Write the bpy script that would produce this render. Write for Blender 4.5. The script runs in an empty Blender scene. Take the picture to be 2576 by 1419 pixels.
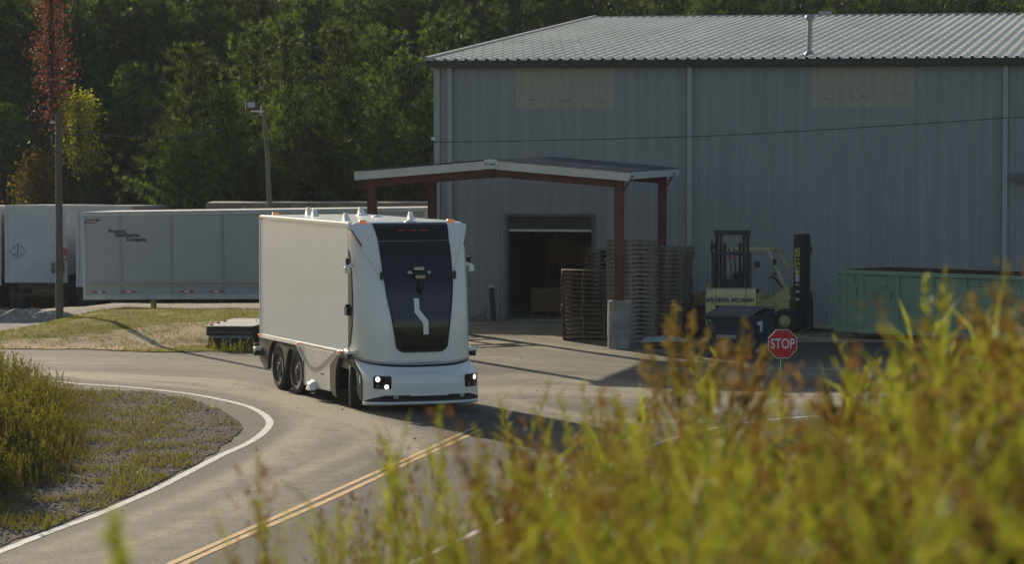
import bpy, bmesh, math, random
import numpy as np
from mathutils import Vector, Matrix, noise
from mathutils.geometry import delaunay_2d_cdt
R = math.radians
random.seed(7); rng = np.random.default_rng(11)
S = bpy.context.scene
COL = S.collection

# ---------------------------------------------------------------- camera
F, CX, CY, HC = 7785.0, 1288.0, 709.5, 5.84      # focal length and centre in picture units, height of lens over the road
PITCH = math.atan(375.0 / F)
cam = bpy.data.cameras.new('camera'); cam_o = bpy.data.objects.new('camera', cam); COL.objects.link(cam_o)
cam_o.location = (0, 0, HC); cam_o.rotation_euler = (math.pi / 2 - PITCH, 0, 0)
cam.sensor_width = 36; cam.lens = F / 2576 * 36; cam.clip_start = 0.2; cam.clip_end = 4000
cam.dof.use_dof = True; cam.dof.focus_distance = 66; cam.dof.aperture_fstop = 4.0
S.camera = cam_o
# ---------------------------------------------------------------- light
SUN_EL, SUN_AZ = R(17.3), R(24.5)                # azimuth: degrees left of the +Y view direction
w = bpy.data.worlds.new('World'); S.world = w; w.use_nodes = True
nt = w.node_tree; sky = nt.nodes.new('ShaderNodeTexSky'); sky.sky_type = 'NISHITA'; sky.sun_disc = False
sky.sun_elevation = SUN_EL; sky.sun_rotation = -SUN_AZ; sky.air_density = 1.0; sky.dust_density = 1.2
nt.links.new(sky.outputs[0], nt.nodes['Background'].inputs[0]); nt.nodes['Background'].inputs[1].default_value = 0.082
sun = bpy.data.lights.new('sun', 'SUN'); sun.energy = 4.4; sun.angle = R(0.5); sun.color = (1.0, 0.87, 0.68)
sun_o = bpy.data.objects.new('sun', sun); COL.objects.link(sun_o)
sd = Vector((-math.sin(SUN_AZ) * math.cos(SUN_EL), math.cos(SUN_AZ) * math.cos(SUN_EL), math.sin(SUN_EL)))
sun_o.rotation_euler = sd.to_track_quat('Z', 'Y').to_euler()
S.view_settings.view_transform = 'Standard'; S.view_settings.look = 'None'; S.view_settings.exposure = 0.5; S.view_settings.gamma = 1
S.render.engine = 'CYCLES'
S.cycles.max_bounces = 7; S.cycles.transparent_max_bounces = 6

# ---------------------------------------------------------------- projection helpers
def ray(px, py):
    a = (px - CX) / F; b = -(py - CY) / F
    d = math.cos(PITCH) + b * math.sin(PITCH)
    return a / d, (-math.sin(PITCH) + b * math.cos(PITCH)) / d
def gp(px, py, z=0.0):
    kx, kz = ray(px, py); Y = (z - HC) / kz
    return (kx * Y, Y)
def at(px, py, Y):
    kx, kz = ray(px, py); return Vector((kx * Y, Y, HC + kz * Y))
def zat(py, Y): return HC + ray(CX, py)[1] * Y
def sm(t): t = min(1.0, max(0.0, t)); return t * t * (3 - 2 * t)

# ---------------------------------------------------------------- materials
def mat(name, col, rough=0.6, metal=0.0, var=0.0, vscale=3.0, bump=0.0, bscale=20.0, coat=0.0, col2=None, emit=None, stretch=None, spec=None, transmission=0):
    m = bpy.data.materials.new(name); m.use_nodes = True; n = m.node_tree; b = n.nodes['Principled BSDF']
    b.inputs['Base Color'].default_value = (*col, 1); b.inputs['Roughness'].default_value = rough; b.inputs['Metallic'].default_value = metal
    b.inputs['Coat Weight'].default_value = coat; b.inputs['Coat Roughness'].default_value = 0.04
    if spec is not None: b.inputs['Specular IOR Level'].default_value = spec
    if emit: b.inputs['Emission Color'].default_value = (*emit[0], 1); b.inputs['Emission Strength'].default_value = emit[1]
    if var or bump or col2:
        tc = n.nodes.new('ShaderNodeTexCoord'); mp = n.nodes.new('ShaderNodeMapping'); n.links.new(tc.outputs['Object'], mp.inputs[0])
        if stretch: mp.inputs['Scale'].default_value = stretch
    if var or col2:
        nz = n.nodes.new('ShaderNodeTexNoise'); nz.inputs['Scale'].default_value = vscale; nz.inputs['Detail'].default_value = 8; nz.inputs['Roughness'].default_value = 0.62
        n.links.new(mp.outputs[0], nz.inputs['Vector'])
        cr = n.nodes.new('ShaderNodeValToRGB'); cr.color_ramp.elements[0].position = 0.36; cr.color_ramp.elements[1].position = 0.64
        c2 = col2 if col2 else tuple(min(1, c * (1 + var)) for c in col)
        c1 = col if col2 else tuple(c * (1 - var) for c in col)
        cr.color_ramp.elements[0].color = (*c1, 1); cr.color_ramp.elements[1].color = (*c2, 1)
        n.links.new(nz.outputs[0], cr.inputs[0]); n.links.new(cr.outputs[0], b.inputs['Base Color'])
    if bump:
        nb = n.nodes.new('ShaderNodeTexNoise'); nb.inputs['Scale'].default_value = bscale; nb.inputs['Detail'].default_value = 6
        n.links.new(mp.outputs[0], nb.inputs['Vector'])
        bp = n.nodes.new('ShaderNodeBump'); bp.inputs['Strength'].default_value = bump; bp.inputs['Distance'].default_value = 0.02
        n.links.new(nb.outputs[0], bp.inputs['Height']); n.links.new(bp.outputs[0], b.inputs['Normal'])
    return m
def leafmat(name, dark, light, trans=0.45, tcol=None, rough=0.55, top=None):
    m = bpy.data.materials.new(name); m.use_nodes = True; n = m.node_tree; n.nodes.clear()
    out = n.nodes.new('ShaderNodeOutputMaterial')
    at_ = n.nodes.new('ShaderNodeAttribute'); at_.attribute_name = 'var'
    oi = n.nodes.new('ShaderNodeObjectInfo')
    mx = n.nodes.new('ShaderNodeMix'); mx.data_type = 'RGBA'
    mx.inputs[6].default_value = (*dark, 1); mx.inputs[7].default_value = (*light, 1)
    n.links.new(at_.outputs['Fac'], mx.inputs[0])
    hs = n.nodes.new('ShaderNodeHueSaturation')
    mr = n.nodes.new('ShaderNodeMapRange'); mr.inputs[3].default_value = 0.7; mr.inputs[4].default_value = 1.3
    n.links.new(oi.outputs['Random'], mr.inputs[0]); n.links.new(mr.outputs[0], hs.inputs['Value'])
    mh = n.nodes.new('ShaderNodeMapRange'); mh.inputs[3].default_value = 0.485; mh.inputs[4].default_value = 0.51
    n.links.new(oi.outputs['Random'], mh.inputs[0]); n.links.new(mh.outputs[0], hs.inputs['Hue'])
    n.links.new(mx.outputs[2], hs.inputs['Color'])
    p = n.nodes.new('ShaderNodeBsdfPrincipled'); p.inputs['Roughness'].default_value = rough; p.inputs['Specular IOR Level'].default_value = 0.12
    t = n.nodes.new('ShaderNodeBsdfTranslucent'); ms = n.nodes.new('ShaderNodeMixShader'); ms.inputs[0].default_value = trans
    n.links.new(hs.outputs[0], p.inputs['Base Color'])
    tm = n.nodes.new('ShaderNodeMix'); tm.data_type = 'RGBA'; tm.blend_type = 'MULTIPLY'; tm.inputs[0].default_value = 1
    tm.inputs[7].default_value = (*(tcol or (1.6, 1.6, 0.7)), 1)
    n.links.new(hs.outputs[0], tm.inputs[6]); n.links.new(tm.outputs[2], t.inputs[0])
    n.links.new(p.outputs[0], ms.inputs[1]); n.links.new(t.outputs[0], ms.inputs[2]); n.links.new(ms.outputs[0], out.inputs[0])
    return m

# ---------------------------------------------------------------- mesh builder
class MB:
    def __init__(s): s.v = []; s.f = []; s.sm = []; s.mi = []; s.cur = 0
    def add(s, vs, fs, smooth=False, M=None):
        k = len(s.v)
        s.v += [tuple(M @ Vector(p)) for p in vs] if M is not None else [tuple(p) for p in vs]
        for f in fs: s.f.append([i + k for i in f]); s.sm.append(smooth); s.mi.append(s.cur)
        return s
    def box(s, c, d, M=None, rz=0, ch=0.0):
        x, y, z = [e / 2 for e in d]
        vs = [(i * x, j * y, k * z) for i in (-1, 1) for j in (-1, 1) for k in (-1, 1)]
        m = Matrix.Translation(c) @ Matrix.Rotation(rz, 4, 'Z')
        vs = [m @ Vector(p) for p in vs]
        return s.add(vs, [(0, 1, 3, 2), (4, 6, 7, 5), (0, 4, 5, 1), (2, 3, 7, 6), (0, 2, 6, 4), (1, 5, 7, 3)], M=M)
    def bp(s, a, b, M=None):
        return s.box([(p + q) / 2 for p, q in zip(a, b)], [abs(q - p) for p, q in zip(a, b)], M)
    def bar(s, a, b, wx, wz, M=None):
        a = Vector(a); b = Vector(b); d = b - a; q = d.to_track_quat('Y', 'Z').to_matrix().to_4x4()
        m = Matrix.Translation((a + b) / 2) @ q
        x, y, z = wx / 2, d.length / 2, wz / 2
        vs = [m @ Vector((i * x, j * y, k * z)) for i in (-1, 1) for j in (-1, 1) for k in (-1, 1)]
        return s.add(vs, [(0, 1, 3, 2), (4, 6, 7, 5), (0, 4, 5, 1), (2, 3, 7, 6), (0, 2, 6, 4), (1, 5, 7, 3)], M=M)
    def tube(s, pts, r, n=8, caps=True, M=None):
        pts = [Vector(p) for p in pts]; rs = r if isinstance(r, (list, tuple)) else [r] * len(pts)
        vs = []; fs = []
        for i, p in enumerate(pts):
            d = (pts[min(i + 1, len(pts) - 1)] - pts[max(i - 1, 0)]).normalized()
            up = Vector((0, 0, 1)) if abs(d.z) < 0.9 else Vector((0, 1, 0))
            a = d.cross(up).normalized(); b = d.cross(a)
            for k in range(n):
                t = 2 * math.pi * k / n; vs.append(p + (a * math.cos(t) + b * math.sin(t)) * rs[i])
        for i in range(len(pts) - 1):
            for k in range(n): fs.append((i * n + k, i * n + (k + 1) % n, (i + 1) * n + (k + 1) % n, (i + 1) * n + k))
        s.add(vs, fs, True, M)
        if caps: s.add(vs[:n], [tuple(range(n))][::1], False, M); s.add(vs[-n:], [tuple(range(n))[::-1]], False, M)
        return s
    def lathe(s, prof, n=24, M=None, closed=False, smooth=True):   # profile of (radius, height) turned about local Z
        vs = []; fs = []; m = len(prof)
        for k in range(n):
            t = 2 * math.pi * k / n
            for r, z in prof: vs.append((r * math.cos(t), r * math.sin(t), z))
        for k in range(n):
            for j in range(m - 1 if not closed else m):
                a = k * m + j; b = k * m + (j + 1) % m; c = ((k + 1) % n) * m + (j + 1) % m; d = ((k + 1) % n) * m + j
                fs.append((a, d, c, b))
        return s.add(vs, fs, smooth, M)
    def prism(s, poly, h0, h1, M=None):         # polygon in local XY extruded in Z
        n = len(poly); vs = [(x, y, h0) for x, y in poly] + [(x, y, h1) for x, y in poly]
        fs = [tuple(range(n))[::-1], tuple(range(n, 2 * n))] + [(i, (i + 1) % n, n + (i + 1) % n, n + i) for i in range(n)]
        return s.add(vs, fs, False, M)
    def grid(s, rows, smooth=True, M=None, close=False):
        n = len(rows[0]); vs = [p for r in rows for p in r]; fs = []
        for i in range(len(rows) - 1):
            for j in range(n - 1): fs.append((i * n + j, i * n + j + 1, (i + 1) * n + j + 1, (i + 1) * n + j))
        return s.add(vs, fs, smooth, M)
    def build(s, name, m=None, parent=None, bevel=0, mats=None, sub=0, fix=True):
        me = bpy.data.meshes.new(name); me.from_pydata(s.v, [], s.f); me.polygons.foreach_set('use_smooth', s.sm)
        if mats:
            for q in mats: me.materials.append(q)
            me.polygons.foreach_set('material_index', s.mi)
        elif m: me.materials.append(m)
        if fix:
            b = bmesh.new(); b.from_mesh(me); bmesh.ops.recalc_face_normals(b, faces=b.faces); b.to_mesh(me); b.free()
        o = bpy.data.objects.new(name, me); COL.objects.link(o); o.parent = parent
        if bevel:
            bm_ = o.modifiers.new('b', 'BEVEL'); bm_.width = bevel; bm_.segments = 2; bm_.limit_method = 'ANGLE'; bm_.angle_limit = R(35); bm_.harden_normals = False
        return o
def npmesh(name, V, Fc, m, parent=None, var=None, smooth=False):
    """V (n,3), Fc (k,3|4) arrays -> object, optional point attribute"""
    me = bpy.data.meshes.new(name); k = Fc.shape[1]
    me.vertices.add(len(V)); me.vertices.foreach_set('co', np.ascontiguousarray(V, dtype=np.float32).ravel())
    me.loops.add(Fc.size); me.loops.foreach_set('vertex_index', np.ascontiguousarray(Fc, dtype=np.int32).ravel())
    me.polygons.add(len(Fc)); me.polygons.foreach_set('loop_start', np.arange(0, Fc.size, k, dtype=np.int32))
    me.polygons.foreach_set('use_smooth', [smooth] * len(Fc))
    me.update(calc_edges=True)
    if var is not None:
        for nm, arr in (var.items() if isinstance(var, dict) else [('var', var)]):
            a = me.attributes.new(nm, 'FLOAT', 'POINT'); a.data.foreach_set('value', np.ascontiguousarray(arr, dtype=np.float32))
    me.materials.append(m)
    o = bpy.data.objects.new(name, me); COL.objects.link(o); o.parent = parent
    return o
def tag(o, label=None, cat=None, group=None, kind=None):
    if label: o['label'] = label
    if cat: o['category'] = cat
    if group: o['group'] = group
    if kind: o['kind'] = kind
    return o
def thing(name, label, cat, loc=(0, 0, 0), rz=0, group=None, rot=None):
    o = bpy.data.objects.new(name, None); COL.objects.link(o); o.location = loc; o.rotation_euler = rot or (0, 0, rz); o.empty_display_size = 0.3
    return tag(o, label, cat, group)
def children(o): return [c for c in list(bpy.data.objects) if c.parent == o]
def copy_tree(o, kids=None):
    c = o.copy(); COL.objects.link(c)
    for ch in children(o):
        d = copy_tree(ch); d.parent = c
    return c
def text(s_, size, m, parent, origin, right, up, name='lettering', ext=0.003, bold=0.0, xs=1.0, align='CENTER', shear=0):
    cu = bpy.data.curves.new('t', 'FONT'); cu.body = s_; cu.size = size; cu.extrude = ext; cu.offset = bold * size; cu.align_x = align; cu.align_y = 'CENTER'; cu.shear = shear
    cu.resolution_u = 4
    to = bpy.data.objects.new('t', cu); me = bpy.data.meshes.new_from_object(to); bpy.data.objects.remove(to)
    r = Vector(right).normalized(); u = Vector(up).normalized(); n = r.cross(u)
    M = Matrix((( r.x * xs, u.x, n.x, origin[0]), (r.y * xs, u.y, n.y, origin[1]), (r.z * xs, u.z, n.z, origin[2]), (0, 0, 0, 1)))
    me.transform(M); me.materials.clear(); me.materials.append(m)
    o = bpy.data.objects.new(name, me); COL.objects.link(o); o.parent = parent
    return o
def sheet(name, poly, m, spacing, hf, var=None):
    """flat-ish sheet bounded by a polygon, with inner points so that it can follow a height function"""
    P = [Vector((x, y)) for x, y in poly]
    xs = [p.x for p in P]; ys = [p.y for p in P]
    def inside(x, y):
        c = False; j = len(poly) - 1
        for i in range(len(poly)):
            xi, yi = poly[i]; xj, yj = poly[j]
            if (yi > y) != (yj > y) and x < (xj - xi) * (y - yi) / (yj - yi) + xi: c = not c
            j = i
        return c
    pts = list(P); x = min(xs)
    while x < max(xs):
        y = min(ys)
        while y < max(ys):
            a, b = x + random.uniform(-.3, .3) * spacing, y + random.uniform(-.3, .3) * spacing
            if inside(a, b): pts.append(Vector((a, b)))
            y += spacing
        x += spacing
    n = len(P)
    r = delaunay_2d_cdt(pts, [], [list(range(n))], 1, 1e-4)
    V = [(p.x, p.y, hf(p.x, p.y)) for p in r[0]]
    me = bpy.data.meshes.new(name); me.from_pydata(V, [], r[2]); me.polygons.foreach_set('use_smooth', [True] * len(me.polygons)); me.materials.append(m)
    b = bmesh.new(); b.from_mesh(me)
    for f in b.faces:
        if f.normal.z < 0: f.normal_flip()
    b.to_mesh(me); b.free()
    o = bpy.data.objects.new(name, me); COL.objects.link(o)
    return o, inside
def rough_poly(pts, step, amp, closed=True):
    out = []; n = len(pts)
    for i in range(n if closed else n - 1):
        a = Vector(pts[i]); b = Vector(pts[(i + 1) % n]); L = (b - a).length; k = max(1, int(L / step))
        nn = Vector((-(b - a).y, (b - a).x)).normalized() if L > 0 else Vector((0, 0))
        for j in range(k):
            p = a.lerp(b, j / k); d = noise.noise((p.x * 0.9, p.y * 0.9, 3.3)) * amp + random.uniform(-.25, .25) * amp
            out.append(tuple(p + nn * d))
    return out
def catmull(pts, k=8):
    out = []; n = len(pts); P = [Vector(p) for p in pts]
    for i in range(n - 1):
        p0 = P[max(i - 1, 0)]; p1 = P[i]; p2 = P[i + 1]; p3 = P[min(i + 2, n - 1)]
        for j in range(k):
            t = j / k
            out.append(0.5 * ((2 * p1) + (-p0 + p2) * t + (2 * p0 - 5 * p1 + 4 * p2 - p3) * t * t + (-p0 + 3 * p1 - 3 * p2 + p3) * t ** 3))
    out.append(P[-1]); return out

# common materials
M_WHITE = mat('white_paint', (.86, .835, .76), .28, coat=.6, spec=.5)
M_BOXWHITE = mat('box_white', (.76, .83, .82), .30, var=.035, vscale=.9, coat=.4)
M_DARKGREY = mat('dark_satin', (.055, .052, .045), .55, spec=.3)
M_BLACK = mat('black_plastic', (.012, .012, .013), .45)
M_GLOSSBLACK = mat('black_gloss', (.008, .008, .008), .05, spec=.45)
M_RUBBER = mat('rubber', (.045, .041, .036), .85, var=.35, vscale=6, bump=.3, bscale=60)
M_STEEL = mat('steel', (.42, .42, .42), .4, metal=.7, var=.2)
M_CHROME = mat('chrome', (.7, .7, .7), .15, metal=1)
M_AMBER = mat('amber', (.85, .25, .03), .25, coat=.6, emit=((1, .3, .05), .15))
M_REDLENS = mat('red_lens', (.45, .06, .02), .3, coat=.5)
M_RUSTRED = mat('red_oxide', (.105, .028, .017), .6, col2=(.15, .045, .028), vscale=2.5)
M_FASCIA = mat('fascia', (.62, .61, .54), .5, var=.08, vscale=1.5)
M_WALL = mat('wall_metal', (.30, .305, .295), .5, var=.07, vscale=.5, stretch=(6, 6, .35), spec=.35)
M_TRIM = mat('wall_trim', (.36, .365, .35), .5, var=.06)
M_GUTTER = mat('gutter', (.065, .06, .055), .55, var=.2)
M_ROOF = mat('roof_metal', (.58, .54, .43), .5, col2=(.72, .68, .56), vscale=.4, stretch=(1.5, .3, 1), metal=.0)
M_CONCRETE = mat('concrete', (.30, .28, .24), .9, var=.28, vscale=2.2, bump=.3, bscale=30)
M_WOODGREY = mat('pallet_wood_grey', (.12, .098, .075), .85, col2=(.27, .23, .185), vscale=1.7, bump=.3, bscale=40)
M_WOODBROWN = mat('pallet_wood_brown', (.12, .085, .055), .85, col2=(.24, .18, .125), vscale=1.7, bump=.3, bscale=40)
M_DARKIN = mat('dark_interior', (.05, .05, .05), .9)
M_POLE = mat('pole_wood', (.13, .115, .09), .9, var=.3, vscale=2, stretch=(12, 12, .6), bump=.4, bscale=15)
M_YELLOW = mat('lift_yellow', (.62, .55, .25), .5, col2=(.46, .41, .20), vscale=2.2)
M_GREEN = mat('skip_green', (.22, .33, .215), .6, col2=(.28, .40, .27), vscale=1.2)
M_RUST = mat('rust', (.09, .04, .022), .85, var=.4, vscale=4, bump=.4)
M_BLUE = mat('bin_blue', (.018, .03, .055), .5, var=.2, vscale=3)
M_STOPRED = mat('sign_red', (.56, .010, .018), .4, var=.06)
M_SIGNWHITE = mat('sign_white', (.72, .72, .70), .45)
M_LETTER = mat('letter_maroon', (.055, .018, .025), .6)
M_PAPER = mat('paper', (.6, .6, .58), .7)

# ================================================================= GROUND
def ground_h(x, y):
    if y < 28:
        if y < 4: return 4.2
        if y < 12: return 4.2 - .8 * (y - 4) / 8
        return 3.4 * (1 - (y - 12) / 16) - .05 * (y - 12) / 16
    L = min(1, max(0, (-14 - x) / 3)); y0 = 105 - 8 * L
    if x > -3: y0 = 125
    return -.05 - 1.13 * sm((y - y0) / (122 - y0 + (0 if x < -3 else 8)))
M_GROUND = mat('soil_grass', (.045, .055, .018), .95, spec=.05, col2=(.10, .085, .04), vscale=.5, bump=.6, bscale=6)
def hgrid(name, xs, ys, hf, m):
    rows = [[(x, y, hf(x, y)) for x in xs] for y in ys]
    b = MB(); b.grid(rows); return b.build(name, m, fix=False)
xs = [-1500, -500, -200, -120, -80, -60] + [x for x in range(-46, 48, 2)] + [60, 90, 150, 500, 1500]
ys = [-1200, -400, -100, -30, -10, 0, 2, 4, 6, 8, 10, 12, 14, 16, 18, 20, 22, 24, 26, 28, 32, 40, 60, 80] + list(range(84, 130, 2)) + [140, 170, 220, 400, 1500, 3000]
g = hgrid('ground', xs, ys, ground_h, M_GROUND); tag(g, kind='structure')

# asphalt with a dust attribute laid down by the wheels of turning lorries
TR = [  # (picture points, half-width m, strength)
    ([(-80, 935), (150, 940), (350, 950), (550, 962), (680, 990), (800, 1030), (950, 1080), (1060, 1140)], .75, .75),
    ([(200, 950), (420, 968), (600, 985), (720, 1020), (790, 1080), (770, 1120), (690, 1170)], .5, .55),
    ([(330, 1310), (520, 1230), (660, 1160), (740, 1100), (790, 1050), (800, 1035)], .30, .6),
    ([(60, 1400), (250, 1335), (450, 1260), (640, 1180), (780, 1110), (830, 1050)], .28, .5),
    ([(180, 1419), (400, 1345), (640, 1240), (820, 1160), (960, 1100)], .30, .5),
    ([(330, 1440), (560, 1340), (760, 1240), (920, 1160)], .22, .4),
    ([(1190, 990), (1350, 985), (1550, 990), (1800, 1000), (2100, 1005), (2600, 1010)], 2.2, .72),
    ([(1190, 960), (1330, 950), (1500, 965), (1700, 985), (2000, 990)], 1.6, .45),
    ([(1240, 1000), (1400, 1040), (1560, 1060), (1750, 1060)], .6, .5),
    ([(1185, 850), (1250, 855), (1350, 865), (1500, 880)], 2.6, .5),
    ([(-80, 905), (300, 912), (640, 930), (900, 1000)], 3.6, .28),
    ([(-100, 1480), (300, 1370), (560, 1270), (760, 1180), (860, 1080), (840, 1030)], 1.25, .36),
    ([(1300, 900), (1700, 930), (2300, 940)], 3.5, .3),
    ([(900, 1480), (1200, 1330), (1450, 1190), (1700, 1090)], 2.0, .12),
]
nx0, nx1, ny0, ny1, st = -30, 28, 30, 97, .165
gx = np.arange(nx0, nx1 + .01, st); gy = np.arange(ny0, ny1 + .01, st)
GX, GY = np.meshgrid(gx, gy); dust = np.zeros_like(GX)
vt = rng.random((256, 256))
def vnoise(a, b):
    ia = np.floor(a).astype(int); ib = np.floor(b).astype(int); fa = a - ia; fb = b - ib; fa = fa * fa * (3 - 2 * fa); fb = fb * fb * (3 - 2 * fb)
    g_ = lambda i, j: vt[i % 256, j % 256]
    return (g_(ia, ib) * (1 - fa) + g_(ia + 1, ib) * fa) * (1 - fb) + (g_(ia, ib + 1) * (1 - fa) + g_(ia + 1, ib + 1) * fa) * fb
for pts, hw, stg in TR:
    pl = [Vector(gp(*p)) for p in pts]; pl = catmull(pl, 5); dm = np.full_like(GX, 1e9); lat = np.zeros_like(GX); alo = np.zeros_like(GX); acc = 0
    for a, b in zip(pl[:-1], pl[1:]):
        d = b - a; L2 = max(d.length_squared, 1e-6)
        t = np.clip(((GX - a.x) * d.x + (GY - a.y) * d.y) / L2, 0, 1)
        dd_ = np.hypot(GX - a.x - t * d.x, GY - a.y - t * d.y); msk = dd_ < dm
        sgn_ = np.sign((GX - a.x) * d.y - (GY - a.y) * d.x); lat = np.where(msk, dd_ * sgn_, lat); alo = np.where(msk, acc + t * d.length, alo); dm = np.minimum(dm, dd_); acc += d.length
    sk_ = .6 * vnoise(lat / .38 + 31 * hw, alo / 5) + .4 * vnoise(lat / .9 + 7 * hw, alo / 3)
    dust = np.maximum(dust, stg * np.exp(-(dm / hw) ** 2) * (.15 + 1.9 * sk_))
ny, nx = GX.shape
idx = np.arange(nx * ny).reshape(ny, nx)
Fq = np.stack([idx[:-1, :-1], idx[:-1, 1:], idx[1:, 1:], idx[1:, :-1]], -1).reshape(-1, 4)
cxm = GX[:-1, :-1].ravel() + st / 2; cym = GY[:-1, :-1].ravel() + st / 2
Fq = Fq[(cym < 84.2) | (cxm > -7.5)]
def asphalt_mat():
    m = bpy.data.materials.new('asphalt'); m.use_nodes = True; n = m.node_tree; b = n.nodes['Principled BSDF']; L = n.links.new
    tc = n.nodes.new('ShaderNodeTexCoord')
    def nz(sc, det=6, ro=.6, stv=None):
        x = n.nodes.new('ShaderNodeTexNoise'); x.inputs['Scale'].default_value = sc; x.inputs['Detail'].default_value = det; x.inputs['Roughness'].default_value = ro
        if stv:
            mp = n.nodes.new('ShaderNodeMapping'); mp.inputs['Scale'].default_value = stv; L(tc.outputs['Object'], mp.inputs[0]); L(mp.outputs[0], x.inputs['Vector'])
        else: L(tc.outputs['Object'], x.inputs['Vector'])
        return x
    big = nz(.22, 6, .6); mid = nz(1.6, 8, .65); fine = nz(20, 4, .7); streak = nz(6, 5, .7)
    at_ = n.nodes.new('ShaderNodeAttribute'); at_.attribute_name = 'dust'
    def math_(op, a, c):
        x = n.nodes.new('ShaderNodeMath'); x.operation = op
        for i, q in enumerate((a, c)):
            if hasattr(q, 'is_linked'): L(q, x.inputs[i])
            else: x.inputs[i].default_value = q
        return x.outputs[0]
    v = math_('ADD', math_('MULTIPLY', mid.outputs[0], 1.2), math_('MULTIPLY', streak.outputs[0], .5))
    v = math_('SUBTRACT', v, .28)
    dd = math_('MULTIPLY', math_('ADD', at_.outputs['Fac'], .06), v); dd = math_('MULTIPLY', dd, 2.1)
    mr = n.nodes.new('ShaderNodeClamp'); L(dd, mr.inputs[0])
    r0 = n.nodes.new('ShaderNodeValToRGB'); r0.color_ramp.elements[0].position = .35; r0.color_ramp.elements[1].position = .65
    r0.color_ramp.elements[0].color = (.034, .031, .028, 1); r0.color_ramp.elements[1].color = (.054, .049, .041, 1); L(big.outputs[0], r0.inputs[0])
    mx = n.nodes.new('ShaderNodeMix'); mx.data_type = 'RGBA'; L(mr.outputs[0], mx.inputs[0]); L(r0.outputs[0], mx.inputs[6]); mx.inputs[7].default_value = (.30, .258, .18, 1)
    m2 = n.nodes.new('ShaderNodeMix'); m2.data_type = 'RGBA'; m2.blend_type = 'OVERLAY'; m2.inputs[0].default_value = .75
    fr_ = n.nodes.new('ShaderNodeValToRGB'); fr_.color_ramp.elements[0].position = .38; fr_.color_ramp.elements[1].position = .62; fr_.color_ramp.elements[0].color = (.22, .22, .22, 1); fr_.color_ramp.elements[1].color = (.78, .78, .78, 1); L(fine.outputs[0], fr_.inputs[0])
    vc = n.nodes.new('ShaderNodeTexVoronoi'); vc.feature = 'DISTANCE_TO_EDGE'; vc.inputs['Scale'].default_value = .16; wn_ = nz(1.2, 5, .6); wm = n.nodes.new('ShaderNodeVectorMath'); wm.operation = 'ADD'; L(tc.outputs['Object'], wm.inputs[0]); L(wn_.outputs['Color'], wm.inputs[1]); L(wm.outputs[0], vc.inputs['Vector'])
    ck = n.nodes.new('ShaderNodeMapRange'); ck.inputs[1].default_value = .001; ck.inputs[2].default_value = .0045; ck.inputs[3].default_value = .55; ck.inputs[4].default_value = 1.0; L(vc.outputs['Distance'], ck.inputs[0])
    cm = n.nodes.new('ShaderNodeMix'); cm.data_type = 'RGBA'; cm.blend_type = 'MULTIPLY'; cm.inputs[0].default_value = 1; L(m2.outputs[2], cm.inputs[6]); L(ck.outputs[0], cm.inputs[7])
    L(mx.outputs[2], m2.inputs[6]); L(fr_.outputs[0], m2.inputs[7]); L(cm.outputs[2], b.inputs['Base Color'])
    b.inputs['Roughness'].default_value = .9; b.inputs['Specular IOR Level'].default_value = .2
    bm_ = n.nodes.new('ShaderNodeBump'); bm_.inputs['Strength'].default_value = .5; bm_.inputs['Distance'].default_value = .012
    L(fine.outputs[0], bm_.inputs['Height']); L(bm_.outputs[0], b.inputs['Normal'])
    return m
M_ASPHALT = asphalt_mat()
V = np.stack([GX.ravel(), GY.ravel(), np.zeros(nx * ny)], -1)
road = npmesh('road', V, Fq, M_ASPHALT, var={'dust': dust.ravel()}, smooth=True); tag(road, kind='structure')

# markings
def linestrip(name, pts, width, m, z=.006, parent=None, wobble=.008):
    P = catmull([Vector(gp(*p)) for p in pts], 10); a = []; b = []
    for i, p in enumerate(P):
        d = (P[min(i + 1, len(P) - 1)] - P[max(i - 1, 0)]).normalized(); nn = Vector((-d.y, d.x)); wv = width / 2 + random.uniform(-wobble, wobble)
        a.append((p.x + nn.x * wv, p.y + nn.y * wv, z)); b.append((p.x - nn.x * wv, p.y - nn.y * wv, z))
    mb = MB(); mb.grid([a, b], smooth=False); o = mb.build(name, m, fix=False); o['kind'] = 'structure'; return o
M_LINEW = mat('line_white', (.50, .48, .43), .8, col2=(.68, .66, .60), vscale=5)
M_LINEY = mat('line_yellow', (.48, .27, .075), .8, col2=(.64, .39, .13), vscale=4)
M_LINEY2 = mat('line_yellow_worn', (.13, .11, .07), .85, col2=(.40, .27, .12), vscale=7)
WL = [(-160, 1450), (0, 1389.6), (119.6, 1341.7), (239, 1298), (319, 1264), (399, 1228), (478.5, 1187), (558, 1146), (618, 1119), (654, 1096.5), (674, 1076.6), (678, 1060.6), (662, 1042.7), (622, 1022.8), (558, 1006.8), (478.5, 992), (399, 982.5), (319, 974.5), (239, 969), (191, 965.7), (80, 953.8), (-60, 943), (-300, 930)]
linestrip('road_marking_edge', WL, .155, M_LINEW)
linestrip('road_marking_centre', [(400, 1433), (438.6, 1415.5), (638, 1327.3), (797.4, 1256), (948, 1189), (1042, 1147), (1155, 1094)], .12, M_LINEY)
linestrip('road_marking_centre', [(420, 1440), (470, 1416.5), (638, 1341), (822, 1261.5), (948, 1203), (1042, 1158), (1178, 1097)], .12, M_LINEY)
linestrip('road_marking_centre', [(1155, 1094), (1173, 1085.5), (1192, 1077)], .10, M_LINEY2)
linestrip('road_marking_centre', [(1178, 1097), (1192, 1089.5), (1210, 1080)], .10, M_LINEY2)
RL = [(900, 1480), (1031, 1419), (1188, 1345), (1275, 1304), (1413, 1234), (1478, 1200), (1536, 1172), (1639, 1123), (1727.7, 1094), (1838.5, 1070), (1949, 1056), (2060, 1047), (2171, 1039), (2264, 1032), (2420, 1024), (2700, 1012)]
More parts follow.
